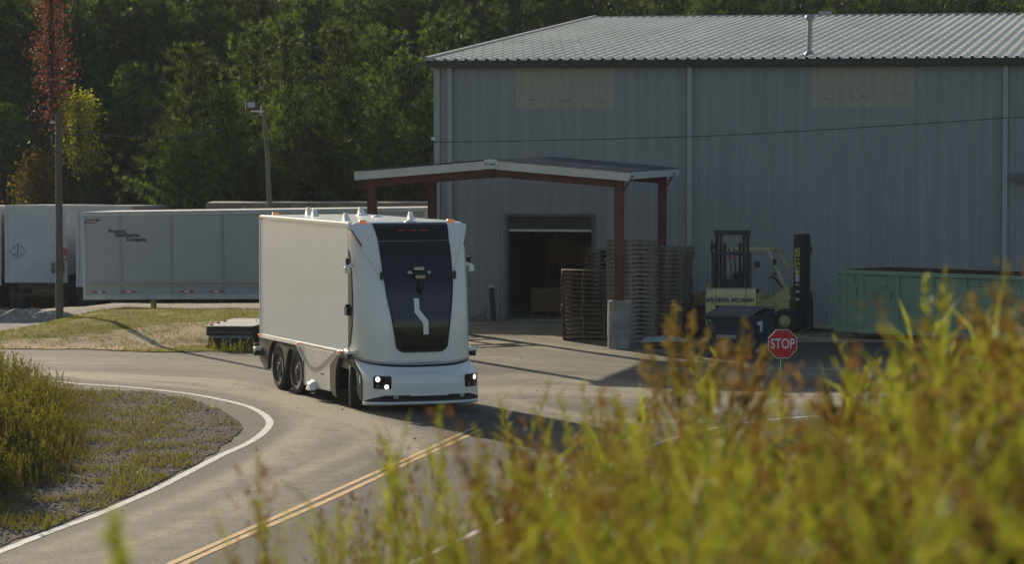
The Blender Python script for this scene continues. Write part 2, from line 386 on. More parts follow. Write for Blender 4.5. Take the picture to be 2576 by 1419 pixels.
linestrip('road_marking_edge', RL, .12, M_LINEW)

# apron of the warehouse: dusty concrete
M_APRON = mat('apron', (.27, .215, .145), .95, spec=.05, col2=(.42, .345, .235), vscale=.7, bump=.3, bscale=30)
ap, _ = sheet('pavement_apron', rough_poly([gp(1000, 835), gp(1180, 838), gp(1330, 846), gp(1560, 868), gp(1700, 862), gp(2300, 862), gp(2900, 875), (40, 98), (-3, 98)], 1, .3), M_APRON, 3, lambda x, y: .004)
tag(ap, kind='structure')

# gravel island inside the curve
IS = [(-400, 960), (0, 965), (120, 975), (207, 983), (319, 984), (399, 991), (478, 1007), (538, 1026.7), (578, 1044.7), (604, 1062), (606, 1080), (578, 1112), (518, 1152), (478, 1176), (399, 1216), (319, 1252), (239, 1286), (120, 1331), (0, 1375), (-160, 1432), (-500, 1500)]
isl_poly = rough_poly([tuple(p) for p in catmull([Vector(gp(*p)) for p in IS], 4)] , .22, .10)
def isl_h(x, y):
    # low gravel shoulder, rising into the weedy middle at the left
    cx_, cy_ = -15.5, 56.0
    d = max(0, 1 - math.hypot((x - cx_) / 8.2, (y - cy_) / 9.0))
    return .012 + .42 * sm(d * 1.2) + .025 * noise.noise((x * 1.2, y * 1.2, 0)) * min(1, d * 4)
def gravel_mat(name, c1, c2, c3, sc=16):
    m = bpy.data.materials.new(name); m.use_nodes = True; n = m.node_tree; b = n.nodes['Principled BSDF']; L = n.links.new
    tc = n.nodes.new('ShaderNodeTexCoord'); vo = n.nodes.new('ShaderNodeTexVoronoi'); vo.inputs['Scale'].default_value = sc; L(tc.outputs['Object'], vo.inputs['Vector'])
    cr = n.nodes.new('ShaderNodeValToRGB'); cr.color_ramp.elements[0].color = (*c1, 1); cr.color_ramp.elements[1].color = (*c2, 1); cr.color_ramp.elements[0].position = .2; cr.color_ramp.elements[1].position = .9
    sp = n.nodes.new('ShaderNodeSeparateColor'); L(vo.outputs['Color'], sp.inputs[0]); L(sp.outputs[0], cr.inputs[0])
    nz = n.nodes.new('ShaderNodeTexNoise'); nz.inputs['Scale'].default_value = .55; nz.inputs['Detail'].default_value = 9; nz.inputs['Roughness'].default_value = .7; L(tc.outputs['Object'], nz.inputs['Vector'])
    r2 = n.nodes.new('ShaderNodeValToRGB'); r2.color_ramp.elements[0].position = .45; r2.color_ramp.elements[1].position = .6; L(nz.outputs[0], r2.inputs[0])
    mx = n.nodes.new('ShaderNodeMix'); mx.data_type = 'RGBA'; L(r2.outputs[0], mx.inputs[0]); L(cr.outputs[0], mx.inputs[6]); mx.inputs[7].default_value = (*c3, 1); L(mx.outputs[2], b.inputs['Base Color'])
    bm_ = n.nodes.new('ShaderNodeBump'); bm_.inputs['Strength'].default_value = .9; bm_.inputs['Distance'].default_value = .04; L(vo.outputs['Distance'], bm_.inputs['Height']); L(bm_.outputs[0], b.inputs['Normal'])
    b.inputs['Roughness'].default_value = .95; b.inputs['Specular IOR Level'].default_value = .08; return m
M_GRAVEL = gravel_mat('gravel_grey', (.022, .020, .018), (.16, .15, .135), (.085, .058, .028), 15)
isl, isl_in = sheet('gravel_shoulder', isl_poly, M_GRAVEL, .5, isl_h); tag(isl, kind='structure')

# yard behind: pale gravel, sloping away to the trailers
M_YARD = gravel_mat('yard_gravel', (.20, .18, .15), (.46, .42, .36), (.30, .26, .21), 9)
def yard_h(x, y): return ground_h(x, y) + .03 + .05 * noise.noise((x * .4, y * .4, 1))
yard, _ = sheet('yard_gravel', rough_poly([(-40, 84.5), (-4, 84.5), (-3.2, 97), (-3, 112), (-10, 124), (-45, 124)], 2, .4), M_YARD, 1.2, yard_h); tag(yard, kind='structure')

# mown bank between road and yard
LT = [(-200, 850), (-60, 842), (0, 838), (81, 832), (159, 824), (229, 817)]
LB = [(700, 886), (648, 885), (520, 885), (405, 887), (300, 883), (216, 880), (0, 878), (-200, 872)]
lawn_poly = [gp(*p) for p in LT] + [(-13.2, 93.3), (-12.6, 96), (-12, 99.5), (-4.5, 99.5), (-4.6, 86)] + [gp(*p) for p in LB]
def lawn_h(x, y):
    b = .02 + .47 * sm((x + 15.2) / 3.2) * sm((y - 84.0) / 6.5) * (1 - .75 * sm((y - 93.5) / 5))
    b += .16 * sm((y - 83.6) / 2.2) * (1 - sm((y - 87.5) / 2.5))
    return b + .05 * noise.noise((x * .8, y * .8, 4)) * sm((y - 83.6) / 2)
M_LAWN = mat('lawn', (.125, .13, .012), .95, spec=.03, col2=(.24, .20, .025), vscale=.9, bump=1.0, bscale=9)
lawn, lawn_in = sheet('lawn', rough_poly(lawn_poly, .35, .14), M_LAWN, .45, lawn_h); tag(lawn, kind='structure')
sp = [Vector(gp(*p)) for p in ((70, 876), (200, 875), (320, 872), (400, 868), (460, 862), (510, 860))]
def dirt_at(x, y):
    p = Vector((x, y)); dm = 9
    for a, b in zip(sp[:-1], sp[1:]):
        d = b - a; t = max(0, min(1, (p - a).dot(d) / d.length_squared)); dm = min(dm, (p - a - d * t).length)
    return max(0, 1 - dm / 2.2)
at_l = lawn.data.attributes.new('dirt', 'FLOAT', 'POINT'); at_l.data.foreach_set('value', [dirt_at(v.co.x, v.co.y) for v in lawn.data.vertices])
n = M_LAWN.node_tree; b_ = n.nodes['Principled BSDF']; src = b_.inputs['Base Color'].links[0].from_socket
aa = n.nodes.new('ShaderNodeAttribute'); aa.attribute_name = 'dirt'; nn_ = n.nodes.new('ShaderNodeTexNoise'); nn_.inputs['Scale'].default_value = 1.6; nn_.inputs['Detail'].default_value = 9; nn_.inputs['Roughness'].default_value = .7
tcn = n.nodes.new('ShaderNodeTexCoord'); mpn = n.nodes.new('ShaderNodeMapping'); mpn.inputs['Scale'].default_value = (.5, 1.3, 1); n.links.new(tcn.outputs['Object'], mpn.inputs[0]); n.links.new(mpn.outputs[0], nn_.inputs['Vector'])
ad = n.nodes.new('ShaderNodeMath'); ad.operation = 'MULTIPLY_ADD'; n.links.new(nn_.outputs[0], ad.inputs[0]); ad.inputs[1].default_value = 1.4; n.links.new(aa.outputs['Fac'], ad.inputs[2])
rr_ = n.nodes.new('ShaderNodeValToRGB'); rr_.color_ramp.elements[0].position = .95; rr_.color_ramp.elements[1].position = 1.22; sb_ = n.nodes.new('ShaderNodeMath'); sb_.operation = 'MULTIPLY'; sb_.inputs[1].default_value = .8
rr_.color_ramp.elements[0].position = .78; rr_.color_ramp.elements[1].position = .99
n.links.new(ad.outputs[0], sb_.inputs[0]); n.links.new(sb_.outputs[0], rr_.inputs[0])
mm_ = n.nodes.new('ShaderNodeMix'); mm_.data_type = 'RGBA'; n.links.new(rr_.outputs[0], mm_.inputs[0]); n.links.new(src, mm_.inputs[6]); mm_.inputs[7].default_value = (.56, .42, .25, 1); n.links.new(mm_.outputs[2], b_.inputs['Base Color'])
# verge on the near right, running up into the bank the camera stands on
vp = [tuple(p) for p in catmull([Vector(gp(x, y + 9)) for x, y in RL], 4)]
vpoly = rough_poly(vp[:], .3, .08, closed=False) + [(45, 66), (45, 28.2), (-6, 28.2)]
verge, verge_in = sheet('verge', vpoly, M_GROUND, 1.2, lambda x, y: .012 + .05 * max(0, noise.noise((x * .3, y * .3, 9)))); tag(verge, kind='structure')

# ================================================================= WAREHOUSE
UX, UY = math.cos(R(12.5)), -math.sin(R(12.5))
C0 = Vector((-2.34, 96.92, 0))
BM = Matrix(((UX, -UY, 0, C0.x), (UY, UX, 0, C0.y), (0, 0, 1, 0), (0, 0, 0, 1)))
WROT = math.atan2(UY, UX)
def ub(px, py=500):
    k = ray(px, py)[0]; return (k * C0.y - C0.x) / (UX - k * UY)
def zb(px, py):
    u = ub(px, py); Y = C0.y + UY * u; return zat(py, Y)
EAVE, RIDGE, HALF, BLEN = 8.12, 10.42, 27.3, 34.0
PIT = .332
def rib_profile(u0, u1, deep=.027, wide=.05, minor=.009):
    """list of (u, depth) for corrugated sheet, ribs standing out by depth"""
    pts = [(u0, 0)]; k = math.ceil((u0 + .04) / PIT)
    while k * PIT < u1 - .04:
        c = k * PIT
        pts += [(c - wide * .8, 0), (c - wide * .4, deep), (c + wide * .4, deep), (c + wide * .8, 0)]
        for q in (.36, .64):
            if c + q * PIT < u1 - .03: pts += [(c + q * PIT - .022, 0), (c + q * PIT, minor), (c + q * PIT + .022, 0)]
        k += 1
    pts = sorted(p for p in pts if u0 <= p[0] < u1); pts.append((u1, 0)); return pts
def ribbed(mb, u0, u1, z0, z1, off=0.0):
    pr = rib_profile(u0, u1)
    mb.grid([[(u, -d - off, z0) for u, d in pr], [(u, -d - off, z1) for u, d in pr]], smooth=False)
root = thing('warehouse', 'long grey ribbed metal warehouse with a pale ribbed roof and an open roller door', 'warehouse', C0, WROT)
def Lb(a): return a
DU0, DU1 = ub(1279), ub(1489); DZ = zb(1380, 545)
P1 = (ub(1298), ub(1543), zb(1420, 272)); P2 = (ub(2041), ub(2297), zb(2170, 270))
mb = MB()
ribbed(mb, 0, DU0, 0.06, EAVE); ribbed(mb, DU0, DU1, DZ, P1[2])       # around the door
cuts = [(DU1, P2[0], 0.06, EAVE), (P2[0], P2[1], 0.06, P2[2]), (P2[1], BLEN, 0.06, EAVE)]
cuts = [(DU1, P1[1], 0.06, P1[2]) if False else None]
mb = MB()
def wallseg(u0, u1):
    """front wall between u0 and u1 minus the door opening and the two pale panels"""
    es = sorted({u0, u1, DU0, DU1, P1[0], P1[1], P2[0], P2[1]}); es = [e for e in es if u0 <= e <= u1]
    for a, b in zip(es[:-1], es[1:]):
        m_ = (a + b) / 2; z0 = DZ if DU0 < m_ < DU1 else .06; z1 = EAVE
        if P1[0] < m_ < P1[1]: z1 = P1[2]
        if P2[0] < m_ < P2[1]: z1 = P2[2]
        ribbed(mb, a, b, z0, z1)
wallseg(0, BLEN)
# left gable, right gable, rear wall (plain sheets with thickness)
mb.prism([(0, 0), (0.12, 0), (0.12, 2 * HALF), (0, 2 * HALF)], 0, EAVE)
mb.add([(0, 0, EAVE), (0, HALF, RIDGE - .05), (0, 2 * HALF, EAVE), (.12, 0, EAVE), (.12, HALF, RIDGE - .05), (.12, 2 * HALF, EAVE)], [(0, 1, 2), (3, 5, 4)])
mb.prism([(BLEN, 0), (BLEN - .12, 0), (BLEN - .12, 2 * HALF), (BLEN, 2 * HALF)], 0, EAVE)
mb.add([(BLEN, 0, EAVE), (BLEN, HALF, RIDGE - .05), (BLEN, 2 * HALF, EAVE)], [(0, 1, 2)])
mb.bp((.12, 2 * HALF - .12, 0), (BLEN - .12, 2 * HALF, EAVE))
wall = mb.build('wall', M_WALL, root)
# pale translucent panels high in the wall
M_PANEL = mat('fibreglass', (.34, .32, .24), .6, col2=(.44, .415, .32), vscale=9, bump=.3, bscale=60)
for (a, b, z) in (P1, P2):
    mb = MB(); ribbed(mb, a, b, z, EAVE); mb.cur = 1
    for k in range(3):
        u = a + (b - a) * (.14 + .35 * k); zz = z + .26 + .06 * k * (1 if a > 8 else -.4)
        for q in range(4): mb.box((u + q * .07, -.042, zz + random.uniform(-.02, .02)), (.035, .008, .022))
    p = mb.build('light_panel', None, root, mats=[M_PANEL, M_DARKIN]); p['label'] = 'weathered fibreglass daylight panel'
# base trim, corner trim, roof, gutter
mb = MB(); mb.bp((-.09, -.07, .06), (.10, .12, EAVE)); mb.build('corner_trim', M_TRIM, root)
mb = MB(); mb.bp((0, -.03, 0), (DU0 - .05, .1, .055)); mb.bp((DU1 + .05, -.03, 0), (BLEN, .1, .055)); mb.build('wall_base', M_CONCRETE, root)
def roofsheet(v0, z0, v1, z1, u0, u1):
    mb = MB(); pr = rib_profile(u0, u1, .062, .085, .010)
    mb.grid([[(u, v0, z0 + d) for u, d in pr], [(u, v1, z1 + d) for u, d in pr]], smooth=False); return mb
r = roofsheet(-.28, EAVE - .02, HALF, RIDGE, -.22, BLEN + .2)
r.grid([[(-.22, HALF, RIDGE), (BLEN + .2, HALF, RIDGE)], [(-.22, 2 * HALF + .3, EAVE), (BLEN + .2, 2 * HALF + .3, EAVE)]], smooth=False)
roof = r.build('roof', M_ROOF, root, fix=False)
mb = MB()
sl = (RIDGE - EAVE) / (HALF + .28)
for v in (9.2, 18.4):                           # end laps of the sheets
    z = EAVE - .02 + sl * (v + .28)
    pr = rib_profile(-.2, BLEN + .18, .062, .085, .010)
    mb.grid([[(u, v - .06, z - sl * .06 + d + .012) for u, d in pr], [(u, v + .03, z + d + .012) for u, d in pr]], smooth=False)
mb.build('lap_joint', M_TRIM, roof, fix=False)
mb = MB()
for vv in np.arange(.5, 27, 1.5):
    for k in range(0, 100):
        u = k * PIT
        if u > BLEN: break
        mb.box((u, vv, EAVE - .02 + sl * (vv + .28) + .069), (.035, .035, .014))
mb.build('roof_screws', M_GUTTER, roof)
mb = MB(); mb.bar((-.26, -.3, EAVE + .02), (-.26, HALF, RIDGE + .03), .12, .16); mb.build('rake_trim', M_TRIM, root)
mb = MB(); mb.bp((-.24, HALF - .2, RIDGE + .03), (BLEN, HALF + .2, RIDGE + .075)); mb.build('ridge_cap', M_TRIM, root)
mb = MB()
mb.prism([(-.04, -.235), (-.30, -.235), (-.36, -.02), (-.34, -.02), (-.285, -.21), (-.04, -.21)], -.3, BLEN + .1, Matrix(((0, 0, 1, 0), (1, 0, 0, 0), (0, 1, 0, EAVE), (0, 0, 0, 1))))
mb.prism([(-.02, -.24), (-.04, -.24), (-.04, -.03), (-.02, -.03)], -.3, BLEN + .1, Matrix(((0, 0, 1, 0), (1, 0, 0, 0), (0, 1, 0, EAVE), (0, 0, 0, 1))))
mb.build('gutter', M_GUTTER, root)
for px in (1134, 1736, 2528):
    u = ub(px); mb = MB(); mb.bp((u - .075, -.16, .12), (u + .075, -.05, EAVE - .2)); mb.bp((u - .09, -.175, EAVE - 1.6), (u + .09, -.045, EAVE - 1.5)); mb.bp((u - .09, -.175, EAVE - 4.6), (u + .09, -.045, EAVE - 4.5))
    mb.build('downspout', M_TRIM, root, bevel=.012)
# rolled-up door, its frame, floor
M_SHUT = mat('shutter', (.17, .165, .155), .5, var=.1)
mb = MB(); f = .09
mb.bp((DU0 - f, -.09, .01), (DU0, .2, DZ + f)); mb.bp((DU1, -.09, .01), (DU1 + f, .2, DZ + f)); mb.bp((DU0, -.09, DZ), (DU1, .2, DZ + f))
dr = mb.build('door_frame', mat('door_frame_dark', (.12, .11, .10), .6, var=.2), root)
mb = MB(); rows = []
nz_ = 11; zt = DZ; zbm = zb(1380, 577)
for i in range(nz_ * 4 + 1):
    t = i / (nz_ * 4); z = zt + (zbm - zt) * t; rows.append([(DU0, .05 - .022 * math.sin(t * nz_ * 2 * math.pi), z), (DU1, .05 - .022 * math.sin(t * nz_ * 2 * math.pi), z)])
mb.grid(rows, smooth=False); sh = mb.build('roller_door', M_SHUT, root)
mb = MB(); mb.bp((DU0 + .02, .0, zbm - .07), (DU1 - .02, .09, zbm)); mb.build('bottom_bar', M_FASCIA, sh)
mb = MB(); mb.bp((.12, .12, .0), (BLEN - .12, 2 * HALF - .2, .03)); fl = mb.build('warehouse_floor', M_CONCRETE, root)
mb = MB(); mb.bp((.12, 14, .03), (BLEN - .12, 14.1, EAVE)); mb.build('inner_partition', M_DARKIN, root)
# vent fan box at the right end of the wall
u = ub(2552); mb = MB(); mb.bp((u, -.34, zb(2552, 455)), (u + 1.2, -.05, zb(2552, 435))); mb.bp((u + .1, -.37, zb(2552, 450)), (u + 1.1, -.345, zb(2552, 440)))
mb.build('wall_vent', mat('vent_grey', (.16, .15, .14), .6), root)
mb = MB(); mb.bp((-.16, -.14, zb(1110, 352)), (-.04, -.075, zb(1110, 344))); mb.build('wall_lamp', M_SIGNWHITE, root)

def BW(u, v, z):  # building coordinates to world
    return BM @ Vector((u, v, z))
# pipe on the roof (part of the building)
u0 = ub(2024, 128); v0 = 1.2; zr = EAVE + sl * (v0 + .28)
mb = MB(); mb.tube([(u0, v0, zr - .02), (u0 + .02, v0, zr + 1.18)], .085, 16); mb.lathe([(.001, 1.25), (.15, 1.22), (.155, 1.10), (.13, 1.08), (.001, 1.08)], 16, Matrix.Translation((u0 + .02, v0, zr)))
mb.lathe([(.19, 0), (.12, .09), (.10, .12), (.001, .12)], 16, Matrix.Translation((u0, v0, zr)))
mb.build('vent_pipe', mat('galvanised', (.30, .31, .32), .45, metal=.5, var=.15), root)
mb = MB()
for k in range(5): mb.bp((ub(1790) + k * .1, HALF - .1, RIDGE + .08), (ub(1790) + k * .1 + .08, HALF + .1, RIDGE + .2))
mb.build('ridge_vent', M_TRIM, root)

# racks and cartons inside the door
M_RACKB = mat('rack_blue', (.03, .06, .10), .5); M_RACKO = mat('rack_orange', (.35, .10, .02), .5); M_CARD = mat('cardboard', (.27, .17, .085), .9, var=.2)
def rack(u, v, L, label):
    r0 = thing('pallet_rack', label, 'rack', BW(u, v, .03), WROT)
    for x in (0, L):
        mb = MB()
        for y in (0, 1.0): mb.bp((x - .04, y - .04, 0), (x + .04, y + .04, 5))
        for k in range(5): mb.bar((x, 0, .3 + k), (x, 1.0, 1.1 + k * .95), .03, .03)
        mb.build('upright_frame', M_RACKB, r0)
    for z in (1.5, 2.9, 4.2):
        for y in (0, 1.0):
            mb = MB(); mb.bp((.04, y - .03, z), (L - .04, y + .03, z + .11)); mb.build('beam', M_RACKO, r0)
    return r0
rack(ub(1290), 5.5, 2.6, 'blue and orange pallet rack inside the door on the left'); rack(ub(1430), 7.5, 2.4, 'blue and orange pallet rack inside the door on the right')
def carton(u, v, z, d, label, m=M_CARD):
    mb = MB(); mb.box((0, 0, d[2] / 2), d); mb.box((0, -d[1] / 2 - .002, d[2] / 2), (.06, .004, d[2] * .98)); mb.box((0, 0, d[2] + .002), (.06, d[1], .004))
    o = mb.build('carton', m, bevel=.01); o.matrix_world = Matrix.Translation(BW(u, v, z)) @ Matrix.Rotation(WROT, 4, 'Z'); tag(o, label, 'carton', 'cartons inside the warehouse door')
carton(ub(1345), 2.6, .15, (1.2, .9, .75), 'large low brown carton on the floor inside the door')
carton(ub(1322), 5.9, 1.62, (.9, .8, .8), 'brown carton on the first shelf of the left rack')
carton(ub(1372), 5.9, 1.62, (.8, .8, .6), 'small brown carton beside another on the left rack')
carton(ub(1460), 7.9, 1.62, (1.0, .8, .9), 'brown carton on the first shelf of the right rack')
carton(ub(1395), 5.6, 3.02, (.5, .4, .5), 'pale box standing in for a small bright gap deep inside the door', M_PAPER)  # pale box stands in for a bright gap of light far inside
mb = MB()
for k in (0, .5, 1.1): mb.bp((-.6 + k, -.45, 0), (-.5 + k, .45, .09))
mb.bp((-.6, -.45, .09), (.6, .45, .11)); o = mb.build('pallet', M_WOODBROWN); o.matrix_world = Matrix.Translation(BW(ub(1345), 2.6, .032)) @ Matrix.Rotation(WROT, 4, 'Z'); tag(o, 'wooden pallet under the low brown carton inside the door', 'pallet')

# ================================================================= CANOPY
FR = Vector((3.15, 83.5, 0)); CU = Vector((UX, UY, 0)); CVv = Vector((-UY, UX, 0))
CL, CD = 7.65, 8.1
FL = FR - CU * CL
cr_ = thing('loading_canopy', 'freestanding gabled canopy on rust-red steel posts in front of the roller door', 'canopy', FL, WROT)
ZE, ZR = 4.79, 5.11; mid = CL / 2; cs = (ZR - ZE) / mid
# roof sheet
mb = MB()
pr = []; k = 0
yv = []
t = 0.0
while t < CD: yv += [(t, 0), (t + .24, 0), (t + .27, .03), (t + .31, .03)]; t += .332
yv.append((CD, 0))
for (a, za, b, zb_) in ((0, ZE, mid, ZR), (mid, ZR, CL, ZE)):
    mb.grid([[(a - (.0), v, za + d) for v, d in yv], [(b, v, zb_ + d) for v, d in yv]], smooth=False)
mb.build('roof', mat('canopy_roof', (.09, .095, .10), .55, spec=.2), cr_)
mb = MB()
liner = MB()
for (a, za, b, zb_) in ((.05, ZE, mid, ZR), (mid, ZR, CL - .05, ZE)): liner.grid([[(a, .06, za - .012), (b, .06, zb_ - .012)], [(a, CD - .02, za - .012), (b, CD - .02, zb_ - .012)]], smooth=False)
liner.build('bounce_liner', M_FASCIA, cr_)  # unseen pale underside, added to bounce light onto the wall
for (a, za, b, zb_) in ((0, ZE, mid - .17, ZR - cs * .17), (mid + .17, ZR - cs * .17, CL, ZE)):
    for dz, h_, o_ in ((-.02, .035, -.05), (-.055, .09, -.03), (-.145, .03, -.045), (-.175, .07, -.03)):
        for s_ in (0,):
            mb.add([(a, o_, za + dz), (b, o_, zb_ + dz), (b, o_, zb_ + dz - h_), (a, o_, za + dz - h_), (a, .03, za + dz), (b, .03, zb_ + dz), (b, .03, zb_ + dz - h_), (a, .03, za + dz - h_)],
                   [(0, 1, 2, 3), (7, 6, 5, 4), (0, 4, 5, 1), (3, 2, 6, 7), (0, 3, 7, 4), (1, 5, 6, 2)])
fas = mb.build('fascia', M_FASCIA, cr_, fix=True)
mb = MB(); mb.prism([(mid - .168, ZR - .055 - .19), (mid + .168, ZR - .055 - .19), (mid + .168, ZR + .0), (mid, ZR + .02), (mid - .168, ZR + .0)], -.03, .062, Matrix(((1, 0, 0, 0), (0, 0, -1, 0), (0, 1, 0, 0), (0, 0, 0, 1))))
mb.build('peak_plate', M_FASCIA, cr_)
mb = MB(); mb.box((mid, -.068, ZR - .12), (.40, .01, .13)); mb.box((mid, -.075, ZR - .12), (.37, .006, .10)); pl = mb.build('name_plate', M_SIGNWHITE, cr_, bevel=.004)
text('STAR', .115, mat('plate_letters', (.05, .05, .06), .6), pl, (mid, -.080, ZR - .12), (1, 0, 0), (0, 0, 1), xs=1.25, bold=.03)
for u in (0, CL):   # eave trim along the sides
    mb = MB(); mb.bp((u - .03, 0.03, ZE - .20), (u + .03, CD, ZE - .01)); mb.build('side_trim', M_FASCIA, cr_)
# steel frame: I sections
def ibeam(mb, a, b, h, fw=.13, tf=.014):
    a = Vector(a); b = Vector(b); up = Vector((0, 0, 1)) if abs((b - a).normalized().z) < .7 else Vector((0, 1, 0))
    mb.bar(a, b, .012, h)
    d = (b - a).normalized(); n_ = d.cross(up).cross(d).normalized()
    for s_ in (-1, 1):
        o_ = n_ * (h / 2 * s_); mb.bar(a + o_, b + o_, fw, tf)
PL = .42; PR = CL - .30; VB = 7.1
for v in (.25, VB):
    mb = MB(); zz = .30
    ibeam(mb, (PL - .1, v, ZE - zz + cs * PL - .02), (mid, v, ZR - zz - .02), .27); ibeam(mb, (mid, v, ZR - zz - .02), (PR + .1, v, ZE - zz + cs * .3 - .02), .27)
    mb.box((mid, v, ZR - zz - .03), (.03, .2, .36))
    mb.build('rafter', M_RUSTRED, cr_)
for u in (.35, 1.4, 2.5, 3.6, 4.05, 5.15, 6.25, 7.3):
    z = ZE + cs * (u if u < mid else CL - u) - .09
    mb = MB(); mb.bp((u - .03, .05, z - .07), (u + .03, CD - .05, z + .07)); mb.build('purlin', M_RUSTRED, cr_)
PZ = 1.30
for (u, v, z0) in ((PL, .25, 0), (PR, .25, PZ), (PL, VB, 0), (PR, VB, 0)):
    mb = MB(); zt = ZE - .20
    mb.bar((u - .11, v, z0), (u - .11, v, zt), .014, .20); mb.bar((u + .11, v, z0), (u + .11, v, zt), .014, .20); mb.bp((u - .105, v - .06, z0), (u + .105, v - .05, zt)); mb.box((u, v, z0 + .01), (.34, .3, .02))
    mb.build('post', M_RUSTRED, cr_)
    mb = MB(); mb.bar((u + (-.1 if u < mid else .1), v, zt - .35), (u + (-.42 if u < mid else .36), v, zt + .1), .05, .05); mb.build('knee_brace', M_RUSTRED, cr_)
# masonry pier under the front right post
pp = FL + CU * PR + CVv * .25
mb = MB()
for k in range(7):
    z0 = k * PZ / 7; rr = .315 + random.uniform(-.006, .006)
    for q in range(3):
        a0 = q * 2.094 + (k % 2) * 1.05; mb.prism([(rr * math.cos(a0 + t * .26), rr * math.sin(a0 + t * .26)) for t in range(9)][:] + [(0, 0)], z0 + .004, z0 + PZ / 7 - .006)
mb.lathe([(.001, 0), (.300, 0), (.300, PZ - .003), (.001, PZ - .003)], 24)
o = mb.build('block_pier', M_CONCRETE); o.location = pp; tag(o, 'round grey blockwork pier under the front right canopy post', 'pier')

# ================================================================= TRUCK
TO = Vector((-5.35, 70.3, 0)); TH = (math.sin(R(21.5)), -math.cos(R(21.5)))
tk = thing('electric_truck', 'white cabless electric box truck with a black glass front turning onto the road', 'truck', TO, math.atan2(TH[1], TH[0]))
W_ = 2.55; ZT = 3.95; ZB = 1.14
FM = Matrix(((1, 0, 0, 0), (0, 0, 1, 0), (0, 1, 0, 0), (0, 0, 0, 1)))   # prism in (s, z) extruded along t
mb = MB(); mb.bp((-1.32, 0, ZB), (5.13, W_, ZT)); body = mb.build('cargo_box', M_BOXWHITE, tk, bevel=.03)
mb = MB()
for t_ in (-.012, W_ - .028):
    mb.bp((-1.33, t_, ZT - .085), (5.15, t_ + .04, ZT - .012)); mb.bp((-1.33, t_, ZB + .0), (5.15, t_ + .04, ZB + .06)); mb.bp((-1.335, t_, ZB), (-1.27, t_ + .04, ZT - .02))
mb.build('corner_rail', M_WHITE, body, bevel=.008)
mb = MB(); mb.bp((-1.325, -.016, ZT - .12), (-1.15, -.011, ZT - .05)); mb.bp((-1.338, .0, ZT - .5), (-1.33, .06, ZT - .06)); mb.build('marker_strip', M_REDLENS, body)
# chassis
mb = MB(); mb.bp((-1.15, .42, .38), (6.0, W_ - .42, 1.1)); mb.bp((-1.28, .05, .82), (5.2, W_ - .05, ZB - .005)); mb.bp((1.95, .08, .30), (3.95, W_ - .08, .9)); mb.build('chassis', M_BLACK, tk)
def arc(cx, cz, r_, a0, a1, n=14): return [(cx + r_ * math.cos(a0 + (a1 - a0) * i / n), cz + r_ * math.sin(a0 + (a1 - a0) * i / n)) for i in range(n + 1)]
AX = (0.0, 1.38, 5.2)
M_SKIRT = mat('skirt_white_dusty', (.62, .59, .51), .4, col2=(.84, .82, .74), vscale=1.3, stretch=(.7, 1, 2.2), coat=.2)
for side in (0, 1):
    t0, t1 = (-.022, .07) if side == 0 else (W_ - .07, W_ + .022)
    # rear surround with two arches
    poly = [(-1.30, 1.11), (-1.32, .62), (-.86, .40)] + arc(0, .50, .63, R(186), R(22), 16) + [(.66, .52), (.72, .52)] + arc(1.38, .50, .63, R(158), R(-12), 16)[0:] + [(1.99, .24), (2.06, .30), (2.06, .80), (1.55, 1.11)]
    mb = MB(); mb.prism(poly, t0, t1, FM); mb.build('wheel_surround', M_DARKGREY, tk, bevel=.012)
    mb = MB(); mb.prism([(-1.3, 1.115), (1.53, 1.115), (2.06, .80), (2.085, .83), (1.55, 1.138), (-1.3, 1.138)], t0 - .012, t1, FM); mb.build('surround_trim', M_WHITE, tk)
    # skirt with swept groove
    poly = [(2.065, .26), (2.065, .82), (1.6, 1.13), (4.45, 1.13), (3.90, .82), (3.92, .26)]
    mb = MB(); mb.prism(poly, t0 + .01, t1, FM); sk = mb.build('side_skirt', M_SKIRT, tk, bevel=.01)
    sw = catmull([Vector(p) for p in ((1.75, 1.09), (2.05, .92), (2.35, .74), (2.7, .66), (3.05, .69), (3.4, .80), (3.8, .95), (4.3, 1.12))], 6)
    mb = MB(); mb.grid([[(p.x, t0 + .004 if side == 0 else t1 - .004, p.y + .045) for p in sw], [(p.x, t0 + .004 if side == 0 else t1 - .004, p.y - .05) for p in sw]])
    mb.build('swept_stripe', mat('stripe_grey', (.30, .30, .27), .4) if side == 0 else M_DARKGREY, sk)
    # front surround
    poly = [(3.93, .86), (3.93, .38), (4.08, .22), (4.32, .16)] + arc(5.03, .50, .72, R(207), R(-8), 20) + [(5.97, .22), (6.06, .24), (6.05, .62), (5.93, .80), (5.42, 1.06), (4.55, 1.12), (4.4, 1.10)]
    mb = MB(); mb.prism(poly, t0 - .004, t1, FM); mb.build('front_wheel_surround', M_DARKGREY, tk, bevel=.012)
    # sensor pod low on the skirt
    ty = t0 if side == 0 else t1; sg = -1 if side == 0 else 1
    mb = MB(); mb.add([(2.55, ty, .22), (3.0, ty, .22), (2.9, ty, .42), (2.65, ty, .42), (2.62, ty + sg * .14, .20), (2.93, ty + sg * .14, .20), (2.86, ty + sg * .12, .36), (2.69, ty + sg * .12, .36)],
                     [(0, 1, 2, 3), (4, 5, 6, 7), (0, 1, 5, 4), (1, 2, 6, 5), (2, 3, 7, 6), (3, 0, 4, 7)]); mb.build('side_sensor', M_WHITE, tk, bevel=.012)
    for s_, z_ in ((-1.24, 1.17), (1.72, 1.165), (4.6, 1.165)):
        mb = MB(); mb.box((s_, ty + sg * .02, z_), (.13, .035, .045)); mb.build('marker_lamp', M_AMBER, tk, bevel=.008)
mb = MB(); mb.bp((-1.30, .3, .25), (-1.27, .75, .75)); mb.bp((-1.30, W_ - .75, .25), (-1.27, W_ - .3, .75)); mb.build('mud_flap', M_BLACK, tk)
